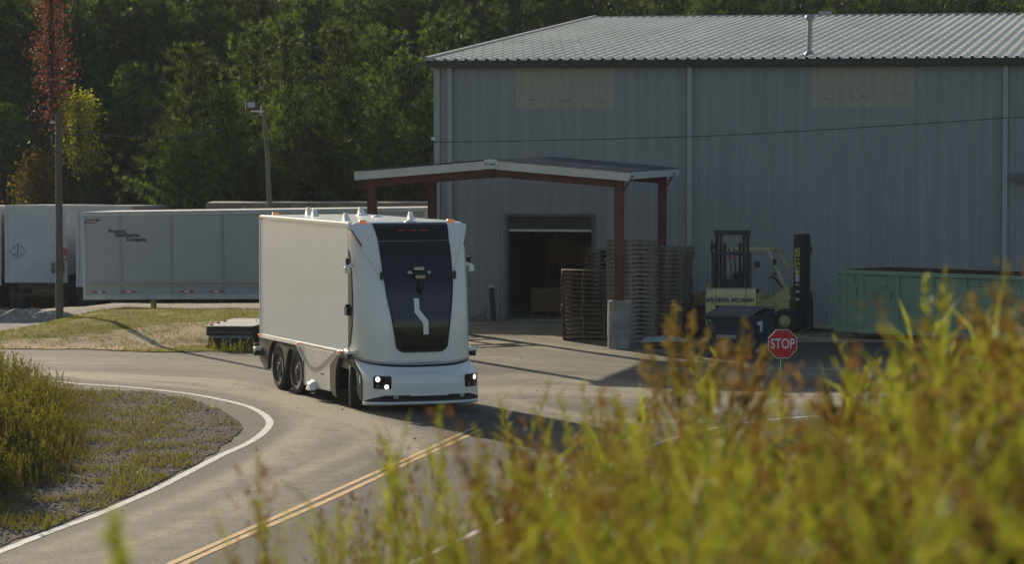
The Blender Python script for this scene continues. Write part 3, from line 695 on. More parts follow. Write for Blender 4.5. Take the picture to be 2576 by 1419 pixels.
# wheels
def wheel(s_, t_, steer, outer):
    e = bpy.data.objects.new('wheel', None); COL.objects.link(e); e.parent = tk; e.location = (s_, t_, .5); e.rotation_euler = (R(90) * outer, 0, steer)
    mb = MB(); r_ = .5; w2 = .15
    prof = [(.29, w2 - .03), (.33, w2), (.42, w2 + .005), (.465, w2 - .008), (.493, w2 - .03)]
    tread = [(.498, w2 - .04), (.498, w2 - .085), (.484, w2 - .09), (.484, w2 - .1), (.5, w2 - .105), (.5, .035), (.484, .03), (.484, .018), (.5, .013)]
    full = prof + tread + [(a, -b) for a, b in tread[::-1]] + [(a, -b) for a, b in prof[::-1]]
    mb.lathe(full, 40, closed=True); mb.build('tyre', M_RUBBER, e)
    mb = MB(); mb.lathe([(.001, .13), (.10, .135), (.13, .12), (.17, .115), (.19, .09), (.25, .085), (.275, .10), (.30, .115), (.30, -.10), (.001, -.10)], 32)
    for k in range(10):
        a = k * math.pi / 5; mb.box((.155 * math.cos(a), .155 * math.sin(a), .12), (.03, .03, .03))
    mb.build('rim', mat('rim_dark', (.07, .07, .072), .4, metal=.4), e)
    mb = MB(); mb.lathe([(.001, .15), (.085, .148), (.1, .13)], 24); hb = mb.build('hub_cap', M_DARKGREY, e)
    mb = MB(); mb.box((-.01, .025, .152), (.02, .05, .006)); mb.box((.01, -.025, .152), (.02, .05, .006)); mb.bar((-.01, .01, .152), (.01, -.01, .152), .02, .006); mb.build('hub_emblem', M_SIGNWHITE, e)
for s_ in AX[:2]:
    wheel(s_, .17, 0, 1); wheel(s_, W_ - .17, 0, -1)
wheel(5.08, .20, R(-20), 1); wheel(5.08, W_ - .20, R(-20), -1)
# cab front: lofted shell
def sc(z):
    pts = [(.96, 6.17), (1.3, 6.20), (1.9, 6.17), (2.6, 6.05), (3.2, 5.86), (3.6, 5.68), (3.78, 5.58), (3.88, 5.49), (3.94, 5.36)]
    for (a, b), (c, d) in zip(pts[:-1], pts[1:]):
        if z <= c: return b + (d - b) * max(0, z - a) / (c - a)
    return pts[-1][1]
def cabpt(z, ph, off=0, hwx=0):
    n = 3.4; c, s_ = math.cos(ph), math.sin(ph); hw = W_ / 2 - .004 - hwx; s0 = 5.15
    x = s0 + (sc(z) - s0 - hwx * .5) * abs(s_) ** (2 / n); t_ = W_ / 2 - hw * math.copysign(abs(c) ** (2 / n), c)
    return Vector((x, t_, z))
def ph_of_t(t_, hw=W_ / 2 - .004):
    c = (W_ / 2 - t_) / hw; return math.acos(math.copysign(min(1, abs(c)) ** (3.4 / 2), c))
def surf(z, t_, off=0.0):
    p = cabpt(z, ph_of_t(t_)); a = cabpt(z, ph_of_t(min(W_ - .02, t_ + .01))); b = cabpt(z + .01, ph_of_t(t_))
    n_ = (b - p).cross(a - p)
    if n_.x < 0: n_ = -n_
    return p + n_.normalized() * off
NP = 64
phs = [math.pi * i / NP for i in range(NP + 1)]
zs = [1.0, 1.012, 1.04, 1.12, 1.3, 1.6, 1.9, 2.2, 2.5, 2.8, 3.1, 3.35, 3.6, 3.72, 3.80, 3.86, 3.90, 3.93, 3.948]
ins = {3.80: .004, 3.86: .015, 3.90: .035, 3.93: .07, 3.948: .13, 1.0: .035, 1.012: .012}
def lift(p, k=.15): return k * (1 - abs(math.sin(p)) ** .9)
def lowp(z, p):
    q = cabpt(z, p, hwx=ins.get(z, 0))
    if z < 1.3: q.z += lift(p) * (1.3 - z) / .3
    return q
rows = [[lowp(z, p) for p in phs] for z in zs]
rows = [[Vector((5.135, q[0].y, q[0].z))] + q + [Vector((5.135, q[-1].y, q[-1].z))] for q in rows]
mb = MB(); mb.grid(rows); n_ = len(rows[0]); k0 = len(mb.v); mb.v += [tuple(p) for p in rows[-1]]; mb.f.append(list(range(k0, k0 + n_))); mb.sm.append(False); mb.mi.append(0)
k0 = len(mb.v); mb.v += [tuple(p) for p in rows[0]]; mb.f.append(list(range(k0, k0 + n_))[::-1]); mb.sm.append(False); mb.mi.append(0)
cab = mb.build('cab_shell', M_WHITE, tk)
# black glass front with rounded lower corners
def gl_half(z):
    pts = [(1.24, .40), (1.255, .49), (1.29, .545), (1.34, .575), (1.9, .655), (2.4, .735), (2.8, .775), (3.2, .79), (3.6, .80), (3.955, .845)]
    for (a, b), (c, d) in zip(pts[:-1], pts[1:]):
        if z <= c: return b + (d - b) * max(0, z - a) / (c - a)
    return pts[-1][1]
def glass(z0, z1, off, shr=0.0, n=26, nz__=30):
    rr = []
    for i in range(nz__ + 1):
        z = z0 + (z1 - z0) * i / nz__
        if i < 8: z = z0 + (z1 - z0) * (i / nz__) ** 1.4 * (8 / nz__) ** -.4
        hw = gl_half(z) - shr; rr.append([surf(z, W_ / 2 + hw * (2 * j / n - 1), off) for j in range(n + 1)])
    return rr
mb = MB(); mb.grid(glass(1.24, 3.555, .011)); gs = mb.build('front_glass', M_GLOSSBLACK, tk)
mb = MB(); mb.grid(glass(3.562, 3.925, .011)); gh = mb.build('glass_header', M_GLOSSBLACK, tk)
mb = MB()
rim_ = [surf(z, W_ / 2 - gl_half(z) + .015, .018) for z in np.linspace(1.25, 3.5, 24)]
rim2 = [surf(z, W_ / 2 + gl_half(z) - .015, .018) for z in np.linspace(1.25, 3.5, 24)]
mb.tube(rim_[::-1] + [surf(1.245, W_ / 2 + x, .018) for x in np.linspace(-.36, .36, 8)] + rim2, .016, 6); mb.build('glass_seal', M_BLACK, tk)
mb = MB()
for k in (-1, 0, 1):
    p = surf(3.77, W_ / 2 + k * .26, .02); mb.box(p, (.02, .15, .018))
mb.build('identification_lamp', mat('dim_red', (.12, .01, .005), .4, emit=((1, .12, .03), .06)), gh)
# emblem: two short bars joined by a slanted one
M_EMB = mat('emblem_white', (.62, .62, .60), .4, emit=((1, 1, 1), .03))
EP = [(1.275 - .155, 2.36), (1.275 - .04, 2.36), (1.275 - .04, 2.12), (1.275 + .145, 1.88), (1.275 + .145, 1.60), (1.275 + .03, 1.60), (1.275 + .03, 1.83), (1.275 - .155, 2.07)]
mb = MB(); mb.v = [tuple(surf(z, t_, .022)) for t_, z in EP]; mb.f = [[0, 1, 2, 7], [7, 2, 3, 6], [6, 3, 4, 5]]; mb.sm = [False] * 3; mb.mi = [0] * 3
mb.build('emblem', M_EMB, gs)
# sensor cluster on the glass
mb = MB(); p = surf(2.86, W_ / 2, .04); mb.box(p, (.07, .30, .10)); mb.box(p + Vector((0, 0, -.16)), (.09, .10, .2)); cl = mb.build('camera_cluster', M_BLACK, tk, bevel=.015)
mb = MB(); mb.lathe([(.001, .05), (.05, .05), (.06, .03), (.06, -.03), (.001, -.03)], 16, Matrix.Translation(surf(2.55, W_ / 2, .06)) @ Matrix.Rotation(R(90), 4, 'Y')); mb.tube([surf(2.70, W_ / 2, .05), surf(2.45, W_ / 2 + .03, .05)], .03, 8); mb.build('hanging_camera', M_BLACK, cl)
for (dt, dz, w_, h_) in ((-.215, .02, .09, .06), (0, .10, .22, .065), (.215, .02, .07, .06), (.01, -.075, .22, .065)):
    mb = MB(); mb.box(surf(2.86 + dz, W_ / 2 + dt, .082), (.02, w_, h_)); mb.build('pale_sensor', mat('sensor_pale', (.55, .50, .40), .5) if dz != -.075 else mat('sensor_tan', (.55, .38, .25), .5), cl, bevel=.005)
# bumper
def bpt(z, ph, lev):
    s0, s1 = lev; n = 2.5; c, s_ = math.cos(ph), math.sin(ph)
    return Vector((s0 + (s1 - s0) * abs(s_) ** (2 / n), W_ / 2 - (W_ / 2 + .0) * math.copysign(abs(c) ** (2 / n), c), z))
def bl(rows_, name, m, par, smooth=True, off=0, up=0):
    mb = MB(); mb.grid([[bpt(z + lift(p, up * max(0, min(1, (z - .775) / .12))), p, (a + off, b + off)) for p in phs] for z, a, b in rows_], smooth); return mb.build(name, m, par)
bump = bl([(.90, 5.30, 6.10), (.925, 5.36, 6.28), (.915, 5.40, 6.31), (.80, 5.88, 6.61), (.775, 5.95, 6.655), (.60, 6.00, 6.68), (.36, 6.03, 6.66)], 'bumper', M_WHITE, tk, up=.17)
bl([(.365, 6.035, 6.665), (.33, 6.04, 6.60), (.23, 6.04, 6.58), (.215, 6.04, 6.60)], 'lower_grille', M_BLACK, tk)
bl([(.222, 6.00, 6.60), (.22, 6.04, 6.655), (.18, 6.04, 6.65), (.145, 6.02, 6.57), (.14, 5.9, 6.3)], 'lower_lip', M_WHITE, tk)
for sgn in (0, 1):   # white wedges closing the grille at the corners
    mb = MB(); lst = phs[:19] if sgn == 0 else phs[-19:][::-1]
    up = [bpt(.37, p, (6.045, 6.67)) for p in lst]; lo = [bpt(.37 - .15 * (1 - i / 18), p, (6.045, 6.665)) for i, p in enumerate(lst)]
    mb.grid([up, lo]); mb.build('bumper_corner', M_WHITE, bump)
mb = MB(); mb.bp((6.63, W_ / 2 - .42, .345), (6.685, W_ / 2 + .42, .385)); mb.build('plate_recess', M_WHITE, bump, bevel=.01)
bl([(.965, 5.32, 6.17), (.93, 5.32, 6.15), (.88, 5.3, 6.05)], 'cab_gap', M_BLACK, tk, up=.15)
bl([(1.02, 5.34, 6.16), (.985, 5.40, 6.245), (.962, 5.38, 6.235), (.955, 5.3, 6.10)], 'cab_skirt', mat('skirt_grey', (.36, .36, .36), .35, coat=.4), tk, up=.15)
M_LAMP = mat('lit_lamp', (.9, .9, .85), .2, emit=((1, .98, .88), 1.1)); M_LAMPOFF = mat('lamp_off', (.12, .12, .12), .15, metal=.5)
def ph_b(t_): c = (W_ / 2 - t_) / (W_ / 2); return math.acos(math.copysign(min(1, abs(c)) ** 1.25, c))
for sgn in (-1, 1):
    def hp(dt, z, off=0.0):
        p = ph_b(W_ / 2 + sgn * (.98 + dt)); q = bpt(z, p, (6.0, 6.675)); a = bpt(z, p + .03, (6.0, 6.675)); d = (a - q); nn = Vector((abs(d.y), -d.x * (1 if d.y > 0 else -1), 0)).normalized(); return q + nn * off, nn
    mb = MB(); rows_ = []
    for i in range(9):
        z = .50 + .27 * i / 8; e = .022 if i in (0, 8) else 0
        rows_.append([hp(-.165 + e + (.33 - 2 * e) * j / 10, z, .012)[0] for j in range(11)])
    mb.grid(rows_); hl = mb.build('headlight', M_GLOSSBLACK, tk)
    for (dt, z, on, r_) in ((-.09 * -1 * (1 if sgn > 0 else 1), .70, True, .048), (.09, .555, False, .035), (-.07, .545, sgn < 0, .042)):
        q, nn = hp(dt if sgn < 0 else dt, z, .014)
        M4 = Matrix.Translation(q) @ nn.to_track_quat('Z', 'Y').to_matrix().to_4x4()
        mb = MB(); mb.lathe([(.001, .012), (r_ * .7, .012), (r_, .008), (r_ * 1.15, .0)], 16, M4); mb.build('lamp', M_LAMP if on else M_LAMPOFF, hl)
    q, nn = hp(-.25, .33, .02)
    mb = MB(); mb.box(q, (.06, .10, .065)); mb.build('radar_sensor', M_STEEL, tk, bevel=.01)
    mb = MB(); t_ = -.035 if sgn < 0 else W_ + .035
    mb.box((5.98, t_, .66), (.06, .012, .16)); mb.build('side_reflector', M_SIGNWHITE, tk)
    # corner sensor pods under the cab
    ty = 0 if sgn < 0 else W_
    mb = MB(); mb.box((5.50, ty + sgn * .09, 1.22), (.30, .20, .07)); mb.box((5.42, ty + sgn * .13, 1.25), (.2, .1, .05)); pod = mb.build('sensor_pod', M_WHITE, tk, bevel=.02)
    mb = MB(); mb.box((5.50, ty + sgn * .12, 1.135), (.16, .12, .12)); mb.build('pod_lens', M_BLACK, pod, bevel=.02)
    mb = MB(); mb.box((-1.22, ty + sgn * .09, .86), (.2, .18, .09)); pod = mb.build('rear_sensor_pod', M_WHITE, tk, bevel=.025)
    mb = MB(); mb.lathe([(.001, 0), (.075, 0), (.075, -.12), (.001, -.12)], 16, Matrix.Translation((-1.22, ty + sgn * .10, .82))); mb.build('pod_lens', M_BLACK, pod)
    # high side cameras
    mb = MB(); mb.tube([(5.38, ty + sgn * .0, 3.05), (5.38, ty + sgn * .14, 3.00)], .05, 10); mb.box((5.40, ty + sgn * .13, 2.95), (.12, .11, .14)); sp_ = mb.build('side_camera', M_WHITE, tk, bevel=.03)
    mb = MB(); mb.tube([(5.36, ty + sgn * .09, 3.06), (5.36, ty + sgn * .09, 3.19)], .045, 12); mb.build('camera_body', M_BLACK, sp_)
    mb = MB(); mb.tube([(5.36, ty + sgn * .09, 3.19), (5.36, ty + sgn * .09, 3.205)], .047, 12); mb.build('camera_cap', M_CHROME, sp_)
    # fin running down from the top corner with an orange strip
    def fin(z): return surf(z, W_ / 2 + sgn * (1.262 - .44 * ((3.86 - z) / 1.0) ** 1.15) if z < 3.86 else W_ / 2 + sgn * 1.262, .0)
    zz = np.linspace(3.86, 2.86, 16); mb = MB()
    A = [fin(z) for z in zz]
    mb.tube([p + Vector((.0, 0, 0)) for p in A], [.075 - .03 * i / 15 for i in range(16)], 8); mb.build('air_fin', M_WHITE, tk)
    mb = MB(); mb.tube([p + Vector((.030, sgn * .032, 0)) for p in A[:7]], .030, 6); mb.build('corner_lamp', M_REDLENS, tk)
    mb = MB(); q = A[-1]; mb.box(q + Vector((.05, 0, -.02)), (.05, .05, .17)); mb.build('fin_camera', M_BLACK, tk, bevel=.012)
    # long black slit between box and cab
    t0, t1 = (-.014, .02) if sgn < 0 else (W_ - .02, W_ + .014)
    mb = MB(); mb.prism([(5.145, 1.30), (5.27, 1.40), (5.38, 1.75), (5.41, 2.3), (5.35, 2.9), (5.24, 3.25), (5.145, 3.36)], t0, t1, FM); sl_ = mb.build('side_window', M_DARKGREY, tk)
    mb = MB(); mb.tube([(5.15, ty + sgn * .016, 1.30), (5.25, ty + sgn * .016, 1.40), (5.34, ty + sgn * .016, 1.72)], .012, 6); mb.build('copper_trim', mat('copper', (.45, .16, .08), .35, metal=.6), sl_)
    mb = MB(); mb.prism([(5.12, 2.12), (5.22, 2.22), (5.32, 2.12), (5.29, 1.98), (5.15, 1.98)], (-.10 if sgn < 0 else W_), (0 if sgn < 0 else W_ + .10), FM); mb.build('door_sensor', M_BLACK, tk, bevel=.01)
# roof fittings
def roofpt(px, py):
    kx, kz = ray(px, py); Y = (ZT - HC) / kz; p = Vector((kx * Y, Y, 0)) - TO
    return p.x * TH[0] + p.y * TH[1], -p.x * TH[1] + p.y * TH[0]
for i, (px, py) in enumerate(((729, 536), (792, 544), (871, 555), (886, 533), (1034, 552))):
    s_, t_ = roofpt(px, py); s_ = min(5.0, max(-1.1, s_)); t_ = min(2.4, max(.12, t_))
    mb = MB()
    mb.add([(-.13, -.09, 0), (.13, -.09, 0), (.13, .09, 0), (-.13, .09, 0), (-.12, -.08, .06), (.12, -.08, .06), (.12, .08, .06), (-.12, .08, .06), (-.11, -.045, .22), (.0, -.05, .24), (.0, .05, .24), (-.11, .045, .22), (.06, -.06, .11), (.06, .06, .11)],
           [(0, 1, 2, 3), (0, 1, 5, 4), (1, 2, 6, 5), (2, 3, 7, 6), (3, 0, 4, 7), (4, 5, 12, 9, 8), (7, 6, 13, 10, 11), (5, 6, 13, 12), (12, 13, 10, 9), (8, 9, 10, 11), (4, 8, 11, 7)])
    o = mb.build('roof_antenna', M_WHITE, tk, bevel=.012); o.location = (s_, t_, ZT); o.scale = (.8, .8, .72)
for px, py in ((913, 542), (950, 546), (1061, 560)):
    s_, t_ = roofpt(px, py); s_ = min(5.2, s_); mb = MB(); mb.lathe([(.14, 0), (.13, .015), (.07, .03), (.05, .05), (.001, .055)], 18, Matrix.Translation((s_, min(2.4, t_), ZT))); mb.build('roof_dome', M_WHITE, tk)
for (s_, t_, z_) in ((5.25, .28, ZT - .005), (5.25, W_ - .28, ZT - .005), (-1.2, .35, ZT)):
    mb = MB(); mb.lathe([(.085, 0), (.085, .02), (.075, .05), (.001, .055)], 14, Matrix.Translation((s_, t_, z_))); mb.build('roof_marker_lamp', M_AMBER, tk)
text('electric · driverless', .055, M_DARKGREY, tk, (3.35, -.014, .60), (1, 0, 0), (0, 0, 1), name='small_print', ext=.001) if False else None
mb = MB()
for k in range(9): mb.bp((3.2 + k * .035, -.0145, .585), (3.225 + k * .035, -.013, .60 + random.uniform(0, .015)))
mb.build('small_print', M_DARKGREY, tk)

# ================================================================= TRAILERS
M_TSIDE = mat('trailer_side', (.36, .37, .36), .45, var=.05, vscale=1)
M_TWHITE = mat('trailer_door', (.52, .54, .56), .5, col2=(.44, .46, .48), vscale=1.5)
M_TTOP = mat('trailer_rail', (.50, .49, .45), .5, var=.1); M_TDARK = mat('trailer_rail_dark', (.16, .14, .11), .7, var=.3)
M_REFR = mat('reflector_red', (.35, .02, .02), .5); M_REFW = mat('reflector_white', (.6, .6, .56), .5)
M_SEAM = mat('seam', (.30, .30, .29), .6)
def trailer(label, loc, yaw, length, h=2.88, w=2.6, side=M_TSIDE, seams=1.83, tilt=0, gz=-1.0, doors=False, rail=M_TTOP, roofm=None, detail=True):
    """local X runs along the trailer from its left end, Y away from the viewer, Z=0 at the bottom of the box"""
    t = thing('semi_trailer', label, 'trailer', loc, yaw, 'trailers parked in the yard', rot=(0, tilt, yaw))
    mb = MB(); mb.bp((.06, .03, .12), (length - .06, w - .03, h - .10)); bx = mb.build('box_body', side, t)
    mb = MB()
    mb.bp((0, 0, h - .12), (length, w, h - .02)); mb.bp((.02, .05, h - .02), (length - .02, w - .05, h + .02)); mb.build('roof', rail, t, bevel=.02)
    mb = MB(); mb.bp((0, 0, -.02), (length, w, .14)); mb.build('bottom_rail', rail if detail else M_TDARK, t, bevel=.015)
    for x in (0, length - .12):
        for y in (-.005, w - .115): mb = MB(); mb.bp((x, y, .14), (x + .12, y + .12, h - .12)); mb.build('corner_post', rail, t, bevel=.02)
    x = 1.40
    while x < length - .5: mb = MB(); mb.bp((x - .055, .015, .14), (x + .055, .03, h - .12)); mb.build('panel_seam', M_SEAM, t); x += seams
    mb = MB(); gzl = gz
    for x in (2.35,):
        for y in (.45,): mb.bp((x - .07, y - .07, gzl + .05), (x + .07, y + .07, .0)); mb.box((x, y, gzl + .04), (.35, .35, .03))
    if not doors: mb.build('landing_gear', mat('gear_yellow', (.50, .47, .14), .6), t)
    rr = min(.5, (0 - gzl) * .45 + .06)
    for x in ((length - 2.2, length - .95) if not doors else ()):
        for y in (.15, w - .45):
            mb = MB(); mb.lathe([(.001, -.12), (rr * .6, -.12), (rr * .62, -.14), (rr * .95, -.14), (rr, -.11), (rr, .11), (rr * .95, .14), (rr * .62, .14), (rr * .6, .12), (.001, .12)], 28, Matrix.Translation((x, y + .15, gzl + rr)) @ Matrix.Rotation(R(90), 4, 'X')); mb.build('wheel', M_RUBBER, t)
    return t, bx
yA = 102.5; LA = at(209, 755, yA); RA = at(653, 756.5, 100.5)
yawA = math.atan2(RA.y - LA.y, RA.x - LA.x); lenA = 12.2
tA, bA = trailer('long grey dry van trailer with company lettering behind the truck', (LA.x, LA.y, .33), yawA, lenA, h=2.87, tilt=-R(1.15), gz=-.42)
def tA_txt(s_, px, py, size, m=M_LETTER, **k):
    # position on the side of the trailer measured along its length
    t = (px - 209) / (653 - 209); x = t * (RA - LA).length; z = (755 - py) / (755 - 537.) * 2.87
    return text(s_, size, m, tA, (x, .012, z), (1, 0, 0), (0, 0, 1), **k)
tA_txt('Product', 278, 584.5, .178, align='LEFT', bold=.022, xs=1.06); tA_txt('Distribution', 293, 594.5, .178, align='LEFT', bold=.022, xs=1.04); tA_txt('Company', 322, 605.5, .178, align='LEFT', bold=.022, xs=1.06)
x0, z0 = .10, 2.62
mb = MB(); mb.prism([(x0, z0 - .09), (x0 + .42, z0 - .09), (x0 + .42, z0 - .055), (x0 + .50, z0 - .055), (x0 + .50, z0 - .02), (x0 + .60, z0 - .02), (x0 + .62, z0 + .02), (x0 + .10, z0 + .02)], -.014, -.008, FM)
lg = mb.build('maker_badge', mat('badge_red', (.20, .02, .02), .5), tA); 
for v in lg.data.vertices: v.co.y = -v.co.y if v.co.y > 0 else v.co.y
text('Great Dane', .075, M_SIGNWHITE, lg, (x0 + .25, -.018, z0 - .037), (1, 0, 0), (0, 0, 1), bold=.02, shear=.3)
mb = MB(); mb.tube([(.30, -.02, .53), (lenA - .4, -.02, .53)], .035, 8); mb.bp((.28, -.012, .42), (lenA - .4, .028, .50)); mb.build('rub_rail', mat('rail_tan', (.40, .37, .30), .5), tA)
mr = MB(); mw = MB()
for k in range(int(lenA / 1.05)):
    x = .35 + k * 1.05
    if k % 3 == 2: continue
    mr.bp((x, .008, .21), (x + .17, .028, .26)); mw.bp((x + .17, .008, .21), (x + .34, .028, .26)); mr.bp((x + .34, .008, .21), (x + .51, .028, .26))
mr.build('red_reflector_tape', M_REFR, tA); mw.build('white_reflector_tape', M_REFW, tA)
# white rear doors trailer
def rear_trailer(label, px0, px1, py_bot, py_top, Y, yaw, length, doorm=M_TWHITE, detail=False):
    a = at(px0, py_bot, Y); b = at(px1, py_bot, Y); w_ = (b - a).length; h_ = zat(py_top, Y) - a.z
    t = thing('semi_trailer', label, 'trailer', (a.x, a.y, a.z), yaw, 'trailers parked in the yard', rot=(-.021, 0, yaw))
    mb = MB(); mb.bp((.05, .05, .05), (w_ - .05, length, h_ - .05)); mb.build('box_body', doorm if not detail else M_TSIDE, t)
    mb = MB()
    for x in (0, w_ - .13): mb.bp((x, 0, -.12), (x + .13, .12, h_))
    mb.bp((.13, 0, h_ - .17), (w_ - .13, .12, h_)); mb.build('door_frame', M_TTOP, t, bevel=.015)
    mb = MB(); mb.bp((-.01, .125, h_ - .12), (w_ + .01, length, h_ + .02)); mb.build('roof', M_TTOP, t, bevel=.02)
    mb = MB(); mb.bp((.14, .01, .0), (w_ - .14, .05, h_ - .17)); dr_ = mb.build('rear_door', doorm, t)
    mb = MB(); mb.bp((.0, -.02, -.24), (w_, .10, -.0)); mb.build('door_sill', M_TWHITE, t)
    mb = MB()
    for x in (.25, w_ - .25): mb.bp((x - .05, .15, -.7), (x + .05, .25, -.1))
    mb.bp((.1, .1, -.78), (w_ - .1, .2, -.68)); mb.bp((.5, .3, -.5), (w_ - .5, length - 1, -.1)); mb.build('underframe', M_BLACK, t)
    gz = ground_h(a.x, a.y) - a.z
    for y in (1.2, 2.5):
        for x in (.05, .35, w_ - .65, w_ - .35):
            mb = MB(); rr = .5; mb.lathe([(.001, -.1), (rr * .6, -.1), (rr * .95, -.13), (rr, -.1), (rr, .1), (rr * .95, .13), (rr * .6, .1), (.001, .1)], 24, Matrix.Translation((x + .15, y, gz + rr)) @ Matrix.Rotation(R(90), 4, 'Y')); mb.build('wheel', M_RUBBER, t)
    return t, dr_, w_, h_
YB = 122
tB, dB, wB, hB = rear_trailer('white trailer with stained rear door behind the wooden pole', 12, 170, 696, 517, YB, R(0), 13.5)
mb = MB()
for k in range(4):
    a = k * math.pi / 2 + math.pi / 4; 
c_ = (.52, 1.02); rq = .32
mb = MB()
for k in range(4):
    a = k * math.pi / 2; b = a + math.pi / 2; p = (c_[0] + rq * math.cos(a), -.0, c_[1] + rq * math.sin(a)); q = (c_[0] + rq * math.cos(b), -.0, c_[1] + rq * math.sin(b)); mb.bar(p, q, .012, .012)
for dx, dz in ((-.1, -.1), (.1, -.1), (-.1, .1), (.1, .1)): mb.bar((c_[0] + dx, 0, c_[1] + dz), (c_[0] + dx * 1.8, 0, c_[1] + dz * 1.8), .02, .02)
mb.bar((c_[0], 0, c_[1] - .25), (c_[0], 0, c_[1] + .25), .03, .012); mb.build('placard_holder', M_BLACK, dB)
mb = MB(); mb.bp((.20, .0, hB - 1.05), (wB - .2, .008, hB - .22)); mb.build('faded_patch', mat('patch', (.47, .48, .48), .6, var=.08, vscale=4, stretch=(8, 8, .6)), dB)
mb = MB(); mb.bp((1.85, -.05, .14), (2.35, .0, .55)); mb.build('document_box', mat('box_rusty', (.12, .13, .12), .7, var=.4, vscale=5), dB)
mb = MB(); mb.bp((wB - .30, -.03, .62), (wB - .02, -.012, 1.12)); st_ = mb.build('warning_sticker', mat('sticker_red', (.50, .08, .05), .6), dB)
text("13'6\"", .17, M_SIGNWHITE, st_, (wB - .16, -.036, .76), (1, 0, 0), (0, 0, 1), xs=.8, bold=.02)
mb = MB(); mb.bp((wB - .26, -.03, .18), (wB - .14, -.012, .40)); mb.build('paper_label', M_PAPER, dB)
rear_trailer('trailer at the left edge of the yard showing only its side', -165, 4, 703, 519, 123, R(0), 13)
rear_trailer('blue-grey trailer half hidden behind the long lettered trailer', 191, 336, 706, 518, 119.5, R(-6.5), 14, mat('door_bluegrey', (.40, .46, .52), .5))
aE = at(517, 517, 113.5)
trailer('long trailer parked behind the lettered one with only its roof edge showing', (aE.x, aE.y, zat(511.5, 113.5) - 2.88), R(.6), 13.0, h=2.88, gz=-1.3, rail=M_TDARK, side=M_TDARK)

# ================================================================= POLES, LAMP, CABLES
b0 = gp(150, 824); zt = zat(285, b0[1])
mb = MB(); xo = ray(147, 285)[0] * b0[1] - b0[0]
mb.tube([(0, 0, -.2), (xo * .5, 0, zt * .5), (xo, 0, zt)], [.125, .108, .092], 14)
pole1 = thing('utility_pole', 'weathered wooden pole standing in the gravel at the left', 'pole', (b0[0], b0[1], 0)); mb.build('shaft', M_POLE, pole1)
mb = MB(); mb.box((xo - .15, -.05, zt - .28), (.14, .05, .04)); mb.tube([(xo - .1, -.1, zt - .27), (xo - .22, -.1, zt - .27)], .035, 8); mb.build('insulator', M_PAPER, pole1)
YP = 110; pb = at(680, 690, YP); pt = at(664, 272, YP); pm = at(675, 400, YP)
pole2 = thing('light_pole', 'slightly bent wooden light pole rising behind the trailers', 'pole', (pb.x, YP, 0))
mb = MB(); mb.tube([(0, 0, ground_h(pb.x, YP) - .1), (pm.x - pb.x + .05, 0, 3.0), (pm.x - pb.x - .02, 0, pm.z), (pt.x - pb.x, 0, pt.z)], [.105, .092, .082, .072], 14); mb.build('shaft', M_POLE, pole2)
lx = pt.x - pb.x; lz = pt.z
mb = MB(); mb.bar((lx, -.1, lz - .12), (lx - .42, -.25, lz - .10), .05, .05); mb.bar((lx - .10, -.1, lz + .10), (lx - .10, -.1, lz - .25), .05, .05); mb.build('lamp_bracket', M_STEEL, pole2)
Mh = Matrix.Translation((lx - .42, -.32, lz + .08)) @ Matrix.Rotation(R(18), 4, 'Z') @ Matrix.Rotation(R(-18), 4, 'X')
mb = MB(); mb.box((0, 0, 0), (.42, .12, .30), M=Mh); mb.build('floodlight', M_DARKGREY, pole2, bevel=.02)
mb = MB(); mb.box((-.02, -.064, .02), (.27, .01, .18), M=Mh); mb.build('floodlight_glass', mat('lamp_glass', (.42, .40, .36), .3), pole2)
M_CABLE = mat('cable', (.035, .035, .035), .7)
def cable(pts, r_, label):
    P = catmull([at(*p) for p in pts], 14); mb = MB(); mb.tube(P, r_, 5, caps=False); o = mb.build('overhead_cable', M_CABLE); tag(o, label, 'cable', 'overhead cables'); return o
cable([(-200, 330, 95), (200, 340, 94), (665, 357, 92), (1110, 357, 90), (1740, 343, 88), (2200, 318, 87), (2576, 293, 86), (2850, 272, 85)], .012, 'long black cable crossing the trees and the warehouse wall')
cable([(-200, 352, 92.8), (0, 329, 92.8), (70, 318, 92.8), (136, 310, 92.8)], .014, 'cable entering from the left edge to the wooden pole')
cable([(145, 313, 93), (240, 336, 97), (380, 346, 102), (520, 333, 106), (600, 310, 108), (662, 283, 110)], .013, 'sagging cable between the wooden pole and the light pole')

# ================================================================= PALLETS
def pallet_mesh(brown, wdt=1.2, dep=1.0, seed=0, variant=0):
    rnd = random.Random(seed); mb = MB(); h = .125
    if variant == 0:      # stringer pallet seen along the stringers: openings wide
        for x in (-wdt / 2, -.02, wdt / 2 - .04): mb.bp((x, -dep / 2, .016), (x + .04, dep / 2, .106))
    else:                 # notched stringers seen from the side
        for y in (-dep / 2, -.02, dep / 2 - .04):
            mb.bp((-wdt / 2, y, .050), (wdt / 2, y + .04, .106))
            for a, b in ((-wdt / 2, -.38), (-.16, .16), (.38, wdt / 2)): mb.bp((a, y + .0008, .016), (b, y + .0392, .0505))
    n = 7
    for i in range(n):
        c = -1 + 2 * i / (n - 1)
        if rnd.random() < .04: continue
        q = rnd.uniform(-.012, .012)
        if variant == 0: mb.bp((-wdt / 2 + q, c * (dep / 2 - .05) - .045, .107), (wdt / 2 + q, c * (dep / 2 - .05) + .045, .123))
        else: mb.bp((c * (wdt / 2 - .05) - .045, -dep / 2 + q, .107), (c * (wdt / 2 - .05) + .045, dep / 2 + q, .123))
    for i in (0, 2, 4):
        c = -1 + 2 * i / 4
        if variant == 0: mb.bp((-wdt / 2, c * (dep / 2 - .05) - .045, .0), (wdt / 2, c * (dep / 2 - .05) + .045, .0155))
        else: mb.bp((c * (wdt / 2 - .05) - .045, -dep / 2, .0), (c * (wdt / 2 - .05) + .045, dep / 2, .0155))
    me = mb.build('pallet', M_WOODBROWN if brown else M_WOODGREY).data
    return me
